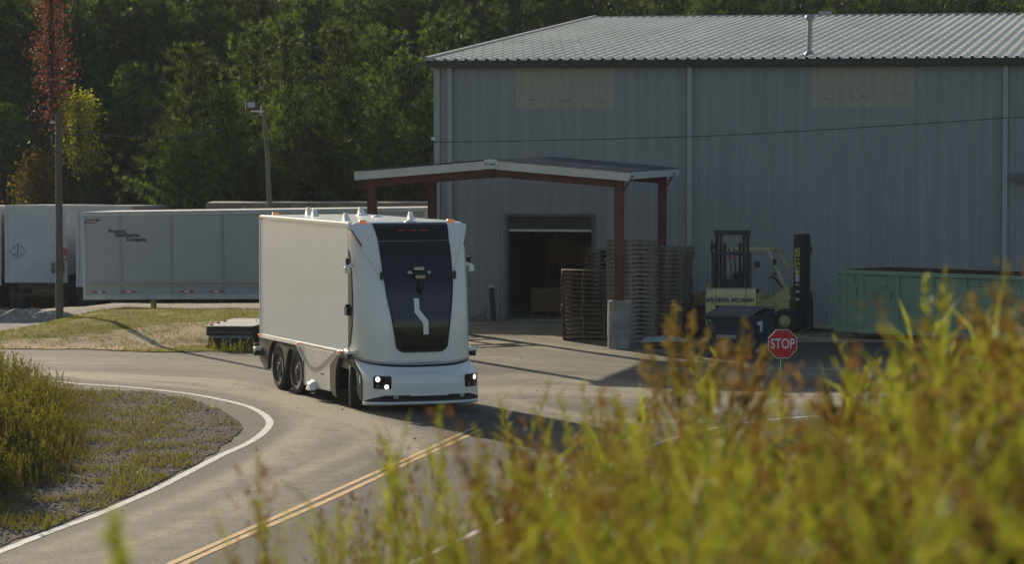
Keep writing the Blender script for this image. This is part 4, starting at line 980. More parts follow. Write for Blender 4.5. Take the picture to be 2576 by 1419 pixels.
protos = {}
for br in (0, 1):
    for vr in (0, 1):
        protos[(br, vr)] = []
        for k in range(3):
            me = pallet_mesh(br, seed=k + br * 5, variant=vr); protos[(br, vr)].append(me)
for o in [o for o in bpy.data.objects if o.name.startswith('pallet') and o.data in sum(protos.values(), [])]: bpy.data.objects.remove(o)
ORD = 'first second third fourth fifth sixth seventh eighth ninth tenth eleventh twelfth thirteenth fourteenth fifteenth sixteenth seventeenth eighteenth nineteenth twentieth twenty-first twenty-second twenty-third'.split()
def stack(px, Y, n, brown, vr, rz, where, group, jitter=.02, z0=.01, wsc=1.0):
    X = ray(px, 860)[0] * Y; z = z0; lean = random.uniform(-.004, .004)
    for k in range(n):
        me = random.choice(protos[(brown, vr)]); o = bpy.data.objects.new('pallet', me); COL.objects.link(o)
        o.location = (X + random.uniform(-jitter, jitter) + lean * k, Y + random.uniform(-jitter, jitter), z); o.rotation_euler = (0, 0, rz + random.uniform(-.04, .04)); o.scale = (wsc, 1, 1)
        pos = 'topmost pallet of' if k == n - 1 else ('bottom pallet of' if k == 0 else f'pallet {ORD[k]} from the ground in')
        tag(o, f'{pos} {where}', 'pallet', (group if 0 < k < n - 1 else group)); z += .1235
stack(1469, 87.4, 16, 1, 0, WROT * .2, 'the low brown stack left of the concrete pier', 'pallets in the low brown stack')
stack(1592, 86.1, 23, 0, 1, WROT * .6, 'the tall grey stack behind the concrete pier', 'pallets in the tall grey stack', .025, wsc=1.12)
stack(1686, 88.2, 21, 0, 1, R(-20), 'the grey stack beside the downspout', 'pallets in the right grey stack', .03, wsc=.82)
stack(1512, 92.5, 19, 0, 0, WROT, 'the half-hidden stack beside the roller door', 'pallets in the stack behind', .02, wsc=.7)
# plastic wrapped load lying on a pallet
pX, pY = gp(1672, 880)
o = bpy.data.objects.new('pallet', protos[(1, 0)][0]); COL.objects.link(o); o.location = (pX, pY + .5, .01); o.scale = (1.15, 1, 1); tag(o, 'single pallet on the ground under crumpled white plastic', 'pallet')
mb = MB(); rows_ = []
for i in range(20):
    y = -.45 + .9 * i / 19; rows_.append([(-.66 + 1.32 * j / 30, y, .03 + .14 * max(0, 1 - abs(y / .5) ** 3) * (1 - abs(-1 + 2 * j / 30) ** 4) * (.7 + .9 * abs(noise.noise((j * .45, i * .5, 2)))) + .02 * random.random()) for j in range(31)])
mb.grid(rows_, smooth=False); o = mb.build('plastic_sheeting', mat('plastic_film', (.34, .36, .38), .25, coat=.5), fix=False); o.location = (pX, pY + .5, .135); tag(o, 'crumpled white plastic sheeting on a pallet by the pier', 'sheeting')
# bucket and guard post by the door
bx_ = BW(ub(1227), -.9, 0); bt = thing('bucket', 'white plastic bucket standing by the wall near the roller door', 'bucket', bx_)
mb = MB(); mb.lathe([(.001, .01), (.135, .01), (.155, .36), (.165, .37), (.165, .39), (.145, .39), (.13, .05), (.001, .05)], 20); mb.build('pail', mat('pail', (.34, .35, .35), .5), bt)
mb = MB(); mb.box((0, -.148, .2), (.14, .006, .12)); mb.build('pail_label', mat('pail_label', (.15, .17, .2), .6), bt)
bo = BW(ub(1256), -.75, 0); bb = thing('guard_post', 'leaning black pipe post with a white cap beside the roller door', 'post', bo)
mb = MB(); mb.tube([(0, 0, 0), (-.08, .02, 1.05)], .075, 14); mb.build('shaft', M_BLACK, bb)
mb = MB(); mb.tube([(-.08, .02, 1.05), (-.086, .02, 1.14)], .082, 14); mb.build('cap', mat('post_cap', (.5, .5, .5), .5), bb)

# ================================================================= FORKLIFTS
M_FBLACK = mat('lift_black', (.018, .018, .019), .5, var=.3); M_TXTBLUE = mat('stencil_blue', (.02, .03, .09), .7)
def forklift(label, loc, yaw, sc_=1.0, guard=M_FBLACK, mast_h=2.9):
    t = thing('forklift', label, 'forklift', loc, yaw, 'forklifts parked by the wall'); t.scale = (sc_,) * 3
    mb = MB(); mb.bp((-.35, -.52, .32), (1.25, .52, .95)); mb.bp((-.5, -.56, .9), (.35, .56, 1.12)); mb.prism([(.55, .9), (1.25, .9), (1.25, 1.35), (1.1, 1.35), (.62, .95)], -.5, .5, FM); mb.build('chassis', M_YELLOW, t, bevel=.03)
    mb = MB()  # counterweight with a dark grille opening
    mb.prism([(-.45, .34), (-1.05, .42), (-1.2, .62), (-1.22, 1.32), (-1.12, 1.46), (-.45, 1.48)], -.70, -.42, FM); mb.prism([(-.45, .34), (-1.05, .42), (-1.2, .62), (-1.22, 1.32), (-1.12, 1.46), (-.45, 1.48)], .42, .70, FM)
    mb.prism([(-.45, 1.0), (-1.215, 1.0), (-1.22, 1.32), (-1.12, 1.46), (-.45, 1.48)], -.42, .42, FM); mb.prism([(-.45, .34), (-1.05, .42), (-1.2, .62), (-1.2, .70), (-.45, .70)], -.42, .42, FM)
    cw = mb.build('counterweight', M_YELLOW, t, bevel=.035)
    mb = MB(); mb.bp((-1.0, -.42, .70), (-.95, .42, 1.0)); 
    for k in range(6): mb.bp((-1.12, -.4 + k * .15, .71), (-1.10, -.38 + k * .15, .99))
    mb.build('grille', M_BLACK, t)
    mb = MB(); mb.bp((-.45, -.3, 1.12), (.1, .3, 1.24)); mb.prism([(-.5, 1.2), (-.38, 1.2), (-.42, 1.72), (-.54, 1.72)], -.27, .27, FM); mb.build('seat', M_FBLACK, t, bevel=.03)
    mb = MB(); mb.tube([(1.0, 0, 1.2), (.62, 0, 1.62)], .03, 8); mb.tube([Vector((.60, 0, 1.64)) + Vector((.13 * math.cos(a) * .74, .2 * math.sin(a), .13 * math.cos(a) * .68)) for a in np.linspace(0, 2 * math.pi, 20)], .016, 6); mb.build('steering_wheel', M_FBLACK, t)
    mb = MB()
    for y in (-.52, .52):
        mb.bar((-.62, y, 1.45), (-.50, y, 2.40), .07, .07); mb.bar((1.30, y, 1.0), (.62, y, 2.40), .07, .08); mb.bar((-.54, y, 2.42), (.66, y, 2.42), .07, .08)
    for k in range(9): x = -.52 + k * .145; mb.bar((x, -.52, 2.43), (x, .52, 2.43), .04, .05)
    mb.build('overhead_guard', guard, t, bevel=.01)
    mb = MB()
    for y in (-.44, .44): mb.bp((1.42, y - .05, .12), (1.60, y + .05, mast_h)); 
    for y in (-.33, .33): mb.bp((1.46, y - .04, .15), (1.62, y + .04, mast_h - .06))
    mb.bp((1.38, -.52, mast_h - .12), (1.56, .52, mast_h + .02)); mb.bp((1.40, -.5, 1.0), (1.5, .5, 1.12)); mb.bp((1.40, -.5, .35), (1.5, .5, .5))
    mb.tube([(1.5, -.22, .3), (1.5, -.22, mast_h - .35)], .045, 10); mb.tube([(1.5, .22, .3), (1.5, .22, mast_h - .35)], .045, 10)
    mb.tube([(1.48, 0, .5), (1.48, .02, 1.8), (1.48, .1, mast_h - .5)], .02, 6); mb.tube([(1.48, -.12, .5), (1.48, -.1, 1.8), (1.48, -.05, mast_h - .5)], .02, 6)
    ms_ = mb.build('mast', M_FBLACK, t, bevel=.008)
    mb = MB(); mb.tube([(1.45, .62, mast_h - .45), (1.45, .56, mast_h - .45)], .17, 16); mb.tube([(1.45, .50, mast_h - .45), (1.45, .44, mast_h - .45)], .17, 16); mb.tube([(1.45, .62, mast_h - .45), (1.45, .44, mast_h - .45)], .07, 10); mb.build('hose_reel', M_FBLACK, ms_)
    mb = MB(); mb.bp((1.62, -.55, .35), (1.68, .55, .45)); mb.bp((1.62, -.55, .80), (1.68, .55, .90))
    for k in range(5): mb.bp((1.62, -.5 + k * .24, .45), (1.66, -.46 + k * .24, 1.15))
    mb.bp((1.62, -.5, 1.12), (1.66, .5, 1.17)); mb.build('carriage', M_FBLACK, t)
    for y in (-.3, .3): mb = MB(); mb.bp((1.68, y - .06, .08), (1.73, y + .06, .9)); mb.prism([(1.68, .06), (2.7, .06), (2.7, .075), (1.9, .11), (1.68, .11)], y - .06, y + .06, FM); mb.build('fork', M_FBLACK, t)
    for (x, y, r_) in ((1.15, -.55, .36), (1.15, .55, .36), (-.75, -.5, .28), (-.75, .5, .28)):
        wq = bpy.data.objects.new('wheel', None); COL.objects.link(wq); wq.parent = t; wq.location = (x, y, r_); wq.rotation_euler = (R(90), 0, 0)
        mb = MB(); mb.lathe([(r_ * .55, -.10), (r_ * .9, -.12), (r_, -.09), (r_, .09), (r_ * .9, .12), (r_ * .55, .10)], 26, closed=True); mb.build('tyre', M_RUBBER, wq)
        mb = MB(); mb.lathe([(.001, -.05), (r_ * .3, -.08), (r_ * .56, -.06), (r_ * .56, .06), (r_ * .3, .08), (.001, .05)], 20); mb.build('rim', M_YELLOW, wq)
    mb = MB(); mb.tube([(-.55, .0, 2.3), (-.55, 0, 2.38)], .05, 10); mb.build('beacon', M_REDLENS, t)
    mb = MB(); mb.bar((.75, -.58, 2.1), (.85, -.68, 2.12), .02, .02); mb.box((.88, -.72, 2.08), (.06, .16, .18)); mb.build('work_lamp', M_FBLACK, t)
    return t, cw, ms_
f1x = ray(1838, 850)[0] * 87.0
fk, cw, ms_ = forklift('yellow forklift with black guard, its stencilled rear facing the road', (f1x + .05, 87.5, .01), R(85), 1.0, M_FBLACK, 3.02)
for y in (.36, -.33): text('AP2 HEWH', .165, M_TXTBLUE, cw, (-1.228, y, 1.16), (0, -1, 0), (0, 0, 1), xs=.78, bold=.03)
f2x = ray(1905, 840)[0] * 90.6
fk2, cw2, ms2 = forklift('yellow forklift behind the blue bin with a tall mast facing right', (f2x - .1, 90.9, .01), R(-22), 1.0, M_YELLOW, 2.86)
mb = MB(); mb.bp((1.38, -.505, .9), (1.62, -.495, 2.8)); pl2 = mb.build('mast_cover', M_FBLACK, ms2)
text('HYSTER', .21, mat('hyster_yellow', (.55, .50, .06), .5), pl2, (1.50, -.512, 2.08), (0, 0, 1), (-1, 0, 0), xs=1.15, bold=.03)
mb = MB()
for z, h_ in ((1.62, .22), (1.80, .10), (1.42, .04), (1.22, .07), (1.0, .07)): mb.box((1.5, -.510, z), (.12, .006, h_))
mb.build('label', M_PAPER, pl2)
# drum and crate beside the forklift
cX = ray(1772, 850)[0] * 88; dr0 = thing('oil_drum', 'dark drum standing against the wall left of the forklift', 'drum', (cX, 88.6, 0))
mb = MB(); mb.lathe([(.001, 0), (.29, 0), (.295, .3), (.285, .31), (.295, .32), (.29, .6), (.285, .61), (.29, .62), (.29, .88), (.27, .88), (.27, .87), (.001, .87)], 24); mb.build('shell', mat('drum_dark', (.05, .05, .06), .6, var=.4), dr0)
mb = MB(); mb.bp((-.3, -.3, .88), (.55, .3, 1.22)); o = mb.build('carton', M_CARD, bevel=.01); o.location = (cX, 88.6, .002); tag(o, 'brown carton sitting on top of the dark drum', 'carton')
mb = MB()
for k in range(5): mb.tube([Vector((cX + .1 + .06 * k + .16 * math.cos(a), 88.5 + .1 * math.sin(a), 1.24 + .03 * k + .05 * math.sin(a + k))) for a in np.linspace(0, 6, 14)], .015, 6)
o = mb.build('coiled_hose', M_FBLACK); tag(o, 'tangled black hose lying on the carton by the forklift', 'hose')

# ================================================================= BLUE BIN
NB = Vector((6.15, 80.4, 0)); dl = Vector((-.89, .455, 0)).normalized(); ddp = Vector((.455, .89, 0)).normalized()
bt = thing('rubbish_bin', 'dark blue steel bin with a black ribbed lid in front of the forklifts', 'bin', NB, math.atan2(-dl.y, -dl.x))
# local X along -dl (so the near corner is x=0, body runs to -X), local Y away
Lx, Ly = 1.18, 1.85
mb = MB(); mb.add([(-Lx + .08, .08, .12), (-.08, .08, .12), (-.08, Ly - .08, .12), (-Lx + .08, Ly - .08, .12), (-Lx, 0, 1.02), (0, 0, 1.02), (0, Ly, 1.18), (-Lx, Ly, 1.18)], [(0, 3, 2, 1), (0, 1, 5, 4), (1, 2, 6, 5), (2, 3, 7, 6), (3, 0, 4, 7), (4, 5, 6, 7)]); mb.build('body', M_BLUE, bt, bevel=.02)
for (x_, x2_, y_, y2_) in ((-.02, .10, .5, .9), (-.02, .1, 1.1, 1.5), (-Lx - .08, -Lx + .05, .4, 1.5)): mb = MB(); mb.bp((x_, y_, .45), (x2_, y2_, .62)); mb.build('lift_pocket', M_BLUE, bt, bevel=.01)
mb = MB(); rows_ = []
for i in range(13):
    y = -.05 + (Ly + .1) * i / 12; rows_.append([(-Lx - .06 + (Lx + .12) * j / 40, y, 1.045 + .165 * i / 12 + .09 * math.sin(math.pi * i / 12) + (.015 if j % 4 < 2 else 0)) for j in range(41)])
mb.grid(rows_, smooth=False); mb.bp((-Lx - .07, -.07, .97), (.07, -.045, 1.06)); mb.bp((.045, -.05, 1.0), (.07, Ly, 1.07)); mb.build('lid', mat('bin_lid', (.018, .02, .024), .55), bt)
mb = MB(); mb.box((-.62, -.0, .52), (.56, .012, .10)); lb_ = mb.build('name_sticker', mat('faded_sticker', (.28, .28, .28), .7, var=.4, vscale=14), bt)
mb = MB(); mb.box((.018, .75, .85), (.012, .36, .1)); mb.box((.018, .82, .70), (.012, .14, .22)); mb.build('notice_sticker', M_PAPER, bt)
for x_ in (-.10, -Lx + .10): mb = MB(); mb.box((x_, .0, .92), (.06, .012, .07)); mb.build('hazard_label', mat('haz', (.4, .36, .2), .6), bt)
for (x, y) in ((-Lx + .15, .15), (-.15, .15), (-Lx + .15, Ly - .15), (-.15, Ly - .15)): mb = MB(); mb.lathe([(.001, -.03), (.06, -.03), (.06, .03), (.001, .03)], 14, Matrix.Translation((x, y, .06)) @ Matrix.Rotation(R(90), 4, 'X')); mb.build('caster', M_RUBBER, bt)

# ================================================================= GREEN SKIP
NG = Vector((9.28, 88.2, 0)); gl = Vector((.74, -.67, 0)).normalized()
sk = thing('roll_off_container', 'green roll-off steel skip with rusty rim against the warehouse', 'skip', NG, math.atan2(gl.y, gl.x))
SL, SWd, SZ0, SZ1 = 6.9, 2.35, .26, 1.95
mb = MB(); mb.bp((0, 0, SZ0), (SL, .05, SZ1 - .1)); mb.bp((0, SWd - .05, SZ0), (SL, SWd, SZ1 - .1)); mb.bp((0, .05, SZ0), (.05, SWd - .05, SZ1 - .1)); mb.bp((SL - .05, .05, SZ0), (SL, SWd - .05, SZ1 - .1)); mb.bp((0.05, .05, SZ0), (SL - .05, SWd - .05, SZ0 + .05))
rnd = random.Random(3); mb.cur = 1
for k in range(34):
    x = rnd.uniform(.4, 6.6); z = rnd.uniform(SZ0 + .15, SZ1 - .25)
    if rnd.random() < .55: mb.bar((x, -.004, z), (x + rnd.uniform(-.08, .08), -.004, z + rnd.uniform(.1, .45)), .012, .012)
    else: mb.bar((x, -.004, z), (x + rnd.uniform(.1, .4), -.004, z + rnd.uniform(-.02, .02)), .012, .01)
mb.build('body', None, sk, mats=[M_GREEN, M_RUST])
mb = MB(); mb.bp((-.03, -.07, SZ1 - .12), (SL, .07, SZ1)); mb.bp((.07, SWd - .07, SZ1 - .12), (SL, SWd + .07, SZ1)); mb.bp((-.03, .07, SZ1 - .12), (.08, SWd + .07, SZ1)); mb.build('top_rail', M_GREEN, sk, bevel=.02)
mb = MB(); mb.bp((.055, .055, SZ0 + .06), (SL - .06, .06, SZ1 - .01)); mb.bp((.08, SWd - .08, SZ0 + .06), (SL - .06, SWd - .074, SZ1 + .005)); mb.bp((.085, .06, SZ0 + .06), (.09, SWd - .1, SZ1 + .004)); mb.bp((-.02, -.02, SZ1 + .002), (SL, .02, SZ1 + .006)); mb.build('rusty_lining', M_RUST, sk)
for x in [.22, .82, 2.05, 3.2, 4.3, 5.4, 6.5]: mb = MB(); mb.bp((x, -.075, SZ0 + .05), (x + .13, -.0005, SZ1 - .121)); mb.build('stiffener', M_GREEN, sk, bevel=.008)
mb = MB(); mb.bp((-.06, -.09, SZ0 - .08), (SL, .0, SZ0 + .04)); mb.build('floor_rail', M_GREEN, sk, bevel=.01)
for z in (.45, 1.05, 1.6): mb = MB(); mb.bp((-.22, -.06, z - .08), (.06, .04, z + .12)); mb.tube([(-.16, -.09, z - .1), (-.16, -.09, z + .14)], .025, 8); mb.build('hinge', M_GREEN, sk)
for (x_, y_) in ((.1, .2), (.1, SWd - .45), (5.6, .2)): mb = MB(); mb.bp((x_, y_, .02), (x_ + .3, y_ + .25, SZ0)); mb.build('foot', M_GREEN, sk)
# ================================================================= STOP SIGN
SY = 62.0; cS = at(1968.5, 865.5, SY); RS = .3175
ss = thing('stop_sign', 'red octagonal stop sign standing among the weeds', 'road sign', (cS.x, SY, 0), R(4))
oct_ = lambda r_: [(r_ * math.cos(R(22.5 + 45 * k)), r_ * math.sin(R(22.5 + 45 * k))) for k in range(8)]
MS = Matrix(((1, 0, 0, 0), (0, 0, -1, 0), (0, 1, 0, cS.z), (0, 0, 0, 1)))
mb = MB(); mb.prism(oct_(RS), -.002, .002, MS); pnl = mb.build('panel', M_SIGNWHITE, ss)
mb = MB(); mb.prism(oct_(RS - .014), .0022, .004, MS); mb.build('face', M_STOPRED, ss)
text('STOP', .285, M_SIGNWHITE, ss, (0, -.0055, cS.z - .005), (1, 0, 0), (0, 0, 1), xs=.72, bold=.012, ext=.001)
mb = MB(); mb.bp((-.035, .004, -.3), (.035, .012, cS.z + .28)); mb.bp((-.035, .012, -.3), (-.025, .035, cS.z + .28)); mb.bp((.025, .012, -.3), (.035, .035, cS.z + .28)); mb.build('post', mat('sign_post', (.14, .15, .12), .6, metal=.3), ss)
mb = MB()
for z in (.235, -.235): mb.tube([(0, -.012, cS.z + z), (0, .0, cS.z + z)], .010, 8)
mb.build('bolt', M_STEEL, ss)

# ================================================================= STEEL DOCK PLATE STACK by the road
gX, gY = gp(514, 879)
dk = thing('dock_leveller', 'rusty steel box with a pale hinged lid dumped beside the road', 'steel box', (gX + .02, gY + .1, 0), R(-2))
M_RUSTDK = mat('dark_rust', (.05, .042, .035), .8, var=.4, vscale=5); M_LID = mat('lid_plate', (.34, .33, .29), .55, var=.12)
def par(mb, x0, x1, y0, y1, z0, z1, shx=.10):
    y0 *= 1.45; y1 *= 1.45   # box whose depth runs off to the right
    mb.add([(x0 + shx * y, y, z) for z in (z0, z1) for (x0, y) in ((x0, y0), (x1, y0), (x1, y1), (x0, y1))] if False else [(a + shx * b, b, z) for z in (z0, z1) for (a, b) in ((x0, y0), (x1, y0), (x1, y1), (x0, y1))], [(0, 3, 2, 1), (4, 5, 6, 7), (0, 1, 5, 4), (1, 2, 6, 5), (2, 3, 7, 6), (3, 0, 4, 7)])
mb = MB(); par(mb, -.02, 1.30, 0, 2.4, .60, .625, .10); mb.build('lid', M_LID, dk)
mb = MB(); par(mb, .02, 1.26, .03, 2.3, .36, .598, .10); par(mb, .05, 1.22, .1, 2.2, .1, .358, .10); mb.build('body', M_RUSTDK, dk)
mb = MB(); par(mb, .1, 1.28, -.04, -.0, .30, .36, .10); mb.bar((.75, -.05, .33), (.5, -.12, .12), .05, .03); mb.bp((.0, -.02, .44), (1.28, .02, .46)); mb.build('front_lip', mat('blue_grey_steel', (.16, .17, .18), .5, metal=.3), dk)
for y_ in (.1, 1.9): mb = MB(); par(mb, 0, 1.2, y_, y_ + .1, 0, .1, .10); mb.build('skid', M_RUSTDK, dk)
for k in range(3): mb = MB(); y = .25 + .55 * k; mb.lathe([(.05, 0), (.05, .025), (.001, .03)], 12, Matrix.Translation((.08 + .10 * y * 1.45, y * 1.45, .626))); mb.build('hinge_knob', M_BLACK, dk)
mb = MB(); mb.tube([(1.05 + .12, 1.9, .62), (1.05 + .12, 1.9, .72), (1.2 + .12, 1.9, .72), (1.2 + .12, 1.9, .62)], .012, 6); mb.build('handle', M_STEEL, dk)
dk2 = thing('scrap_pile', 'low dark steel frame lying between the steel box and the truck', 'scrap metal', (gX + 1.35, gY - .1, 0), R(-2))
mb = MB(); mb.bp((0, 0, 0), (1.9, .08, .10)); mb.bp((0, 0, .12), (1.9, .4, .16)); mb.bp((.2, .3, .16), (1.9, .9, .30)); mb.bp((.1, 1.0, .0), (1.9, 1.1, .42)); mb.build('frame', M_RUSTDK, dk2)
mb = MB(); mb.bp((.0, .0, .162), (.55, .25, .175)); mb.bp((.35, .5, .44), (1.2, .9, .46)); mb.build('top_plate', M_LID, dk2)
# curb block with a red cap by the yard entrance
kx, ky = gp(262, 806, .1); o = MB().bp((-.25, -.2, -.05), (.25, .2, .22)).build('concrete_block', M_RUSTDK, bevel=.02); o.location = (kx + .05, ky, 0); tag(o, 'dark concrete block at the corner of the mown bank', 'block')
# gravel heap
mb = MB(); rows_ = []
for i in range(26):
    rows_.append([(-2.6 + 5.2 * j / 50, -1 + 2 * i / 25, .42 * max(0, 1 - ((-1 + 2 * j / 50) ** 2) * 1.0 - ((-1 + 2 * i / 25) ** 2)) * (.8 + .5 * noise.noise((j * .2, i * .25, 0))) + .03 * random.random() - .03) for j in range(51)])
hx, hy = at(60, 806, 96.5)[0], 96.5
mb.grid(rows_, smooth=False); o = mb.build('gravel_heap', M_YARD, fix=False); o.location = (hx, hy, ground_h(hx, hy) + .02); tag(o, kind='stuff'); o['label'] = 'low heap of pale gravel in the yard'

# ladder-like steel rack behind the truck whose shadow falls on the apron
rk = thing('steel_rack', 'open steel rack hidden behind the truck casting a barred shadow', 'rack', (-2.9, 90.6, 0), R(30))
mb = MB()
for x in (-.9, .0, .9): mb.bp((x - .05, -.5, 0), (x + .05, -.4, 2.0)); mb.bp((x - .05, .4, 0), (x + .05, .5, 2.0)); mb.bp((x - .05, -.4, 1.9), (x + .05, .4, 2.0))
for y in (-.45, .45): mb.bp((-.9, y - .05, 1.9), (.9, y + .05, 2.0)); mb.bp((-.9, y - .05, 1.0), (.9, y + .05, 1.1))
mb.bp((.1, -.4, 1.93), (.55, .4, 1.96)); mb.build('frame', M_RUSTDK, rk)

# ================================================================= FOLIAGE
def tri_leaves(base, dirs, length, width, var, bend=0.0, quad=False):
    """one thin triangle (or kite) per leaf"""
    n = len(base); r_ = rng.normal(size=(n, 3)); side = np.cross(dirs, r_); side /= np.linalg.norm(side, axis=1, keepdims=True) + 1e-9
    L = length[:, None]; Wd = width[:, None]
    if not quad:
        v = np.stack([base - side * Wd, base + side * Wd, base + dirs * L], 1); f = np.arange(n * 3).reshape(n, 3); a = np.repeat(var, 3)
    else:
        mid = base + dirs * L * .45; mid[:, 2] += bend * length; tip = base + dirs * L; tip[:, 2] -= bend * length * .6
        v = np.stack([base, mid - side * Wd, tip, mid + side * Wd], 1); f = np.arange(n * 4).reshape(n, 4); a = np.repeat(var, 4)
    return v.reshape(-1, 3), f, a
def unit(v): return v / (np.linalg.norm(v, axis=-1, keepdims=True) + 1e-9)
M_PINE = leafmat('pine_needles', (.016, .032, .014), (.135, .185, .05), .52, (1.4, 1.45, .65))
M_BARK = mat('bark', (.055, .042, .032), .95, var=.3)
M_REDLEAF = leafmat('red_leaves', (.085, .035, .022), (.20, .085, .05), .45, (1.3, 1.0, .8))
M_YELLEAF = leafmat('yellow_leaves', (.10, .08, .015), (.36, .34, .05), .55, (1.3, 1.3, .6))
def pine(seed, h, rad, bare=.12, dens=1.0):
    rn = np.random.default_rng(seed); B = []; D = []; VA = []; mb = MB()
    mb.tube([(0, 0, -.3), (rn.normal() * .1, rn.normal() * .1, h * .5), (rn.normal() * .12, rn.normal() * .12, h * .98)], [.012 * h + .06, .008 * h + .04, .01], 8)
    z = h * bare
    while z < h * .985:
        fr = (z / h - bare) / (1 - bare); prof = (1 - fr) ** .62 * (.55 + .45 * min(1, fr * 4 + .25))
        nb = rn.integers(4, 7)
        a0 = rn.uniform(0, 6.28)
        for k in range(nb):
            L = rad * prof * rn.uniform(.45, 1.3) * (1 + .45 * math.sin(z * 1.7 + k * 1.9 + seed)) + .2; az = a0 + 6.283 * k / nb + rn.normal() * .35; el = rn.uniform(.05, .42) + fr * .5
            d = np.array([math.cos(az) * math.cos(el), math.sin(az) * math.cos(el), math.sin(el)]); p0 = np.array([0, 0, z])
            sag = -rn.uniform(.0, .1) * L
            def P(t): return p0 + d * L * t + np.array([0, 0, sag * t * t + .18 * L * t ** 3])
            mb.tube([tuple(P(0)), tuple(P(.5)), tuple(P(1))], [.012 * L + .012, .008 * L + .006, .004], 3, caps=False)
            nt_ = max(3, int(L * 6.5 * dens))
            for q in range(nt_):
                t = .22 + .8 * (q + rn.uniform(0, 1)) / nt_; sp_ = (.30 * L * (1.1 - t) + .12)
                off = rn.normal(size=3) * sp_ * np.array([1, 1, .55]); c = P(min(t, 1.02)) + off
                ax = unit(d * .7 + off * .9 / (sp_ + .01) * .5 + np.array([0, 0, .45]))
                m_ = rn.integers(13, 19); B.append(np.repeat((c - ax * .10)[None], m_, 0) + rn.normal(size=(m_, 3)) * .02)
                D.append(unit(ax[None] * rn.uniform(.3, 1.3, size=(m_, 1)) + rn.normal(size=(m_, 3)) * .42)); VA.append(np.full(m_, rn.uniform(0, 1) ** 1.5) * .8 + rn.uniform(0, .25, m_))
        z += rn.uniform(.26, .46) * (1 if h > 8 else .75)
    B = np.concatenate(B); D = np.concatenate(D); VA = np.concatenate(VA); n = len(B)
    v, f, a = tri_leaves(B, D, rng.uniform(.22, .40, n), rng.uniform(.014, .022, n), VA)
    return v, f, a, mb
def make_tree(name, label, cat, v, f, a, mb, m, group):
    r0 = thing(name, label, cat, (0, 0, 0), 0, group)
    npmesh('crown', v, f, m, r0, a); mb.build('trunk', M_BARK, r0, fix=False); return r0
def bushy(seed, h, rad, nleaf, lw=.07, zmin=.22):
    rn = np.random.default_rng(seed); mb = MB(); mb.tube([(0, 0, -.2), (.1, 0, h * .45), (0, .1, h * .95)], [.012 * h + .03, .01 * h, .015], 7)
    cl = []
    for k in range(int(26 + h * 5)):
        z = h * (zmin + (1 - zmin) * rn.uniform(0, 1) ** .8); fr = z / h; rr = rad * math.sin(min(1, max(.02, (1.05 - fr) / .85)) * 1.6) * rn.uniform(.25, 1); az = rn.uniform(0, 6.28)
        c = np.array([rr * math.cos(az), rr * math.sin(az), z]); cl.append(c); mb.tube([(0, 0, z * .75), tuple(c * [.5, .5, 1] - [0, 0, .1 * h * .3]), tuple(c)], [.02, .012, .005], 3, caps=False)
    cl = np.array(cl); ci = rn.integers(0, len(cl), nleaf); B = cl[ci] + rn.normal(size=(nleaf, 3)) * [.30, .30, .24]; D = unit(rn.normal(size=(nleaf, 3)) + [0, 0, -.3])
    var = np.clip(rn.random(len(cl))[ci] * .6 + rn.random(nleaf) * .4, 0, 1)
    v, f, a = tri_leaves(B, D, rn.uniform(lw, lw * 1.9, nleaf), rn.uniform(lw * .4, lw * .7, nleaf), var, quad=True)
    return v, f, a, mb
PG = 'pine trees behind the yard'
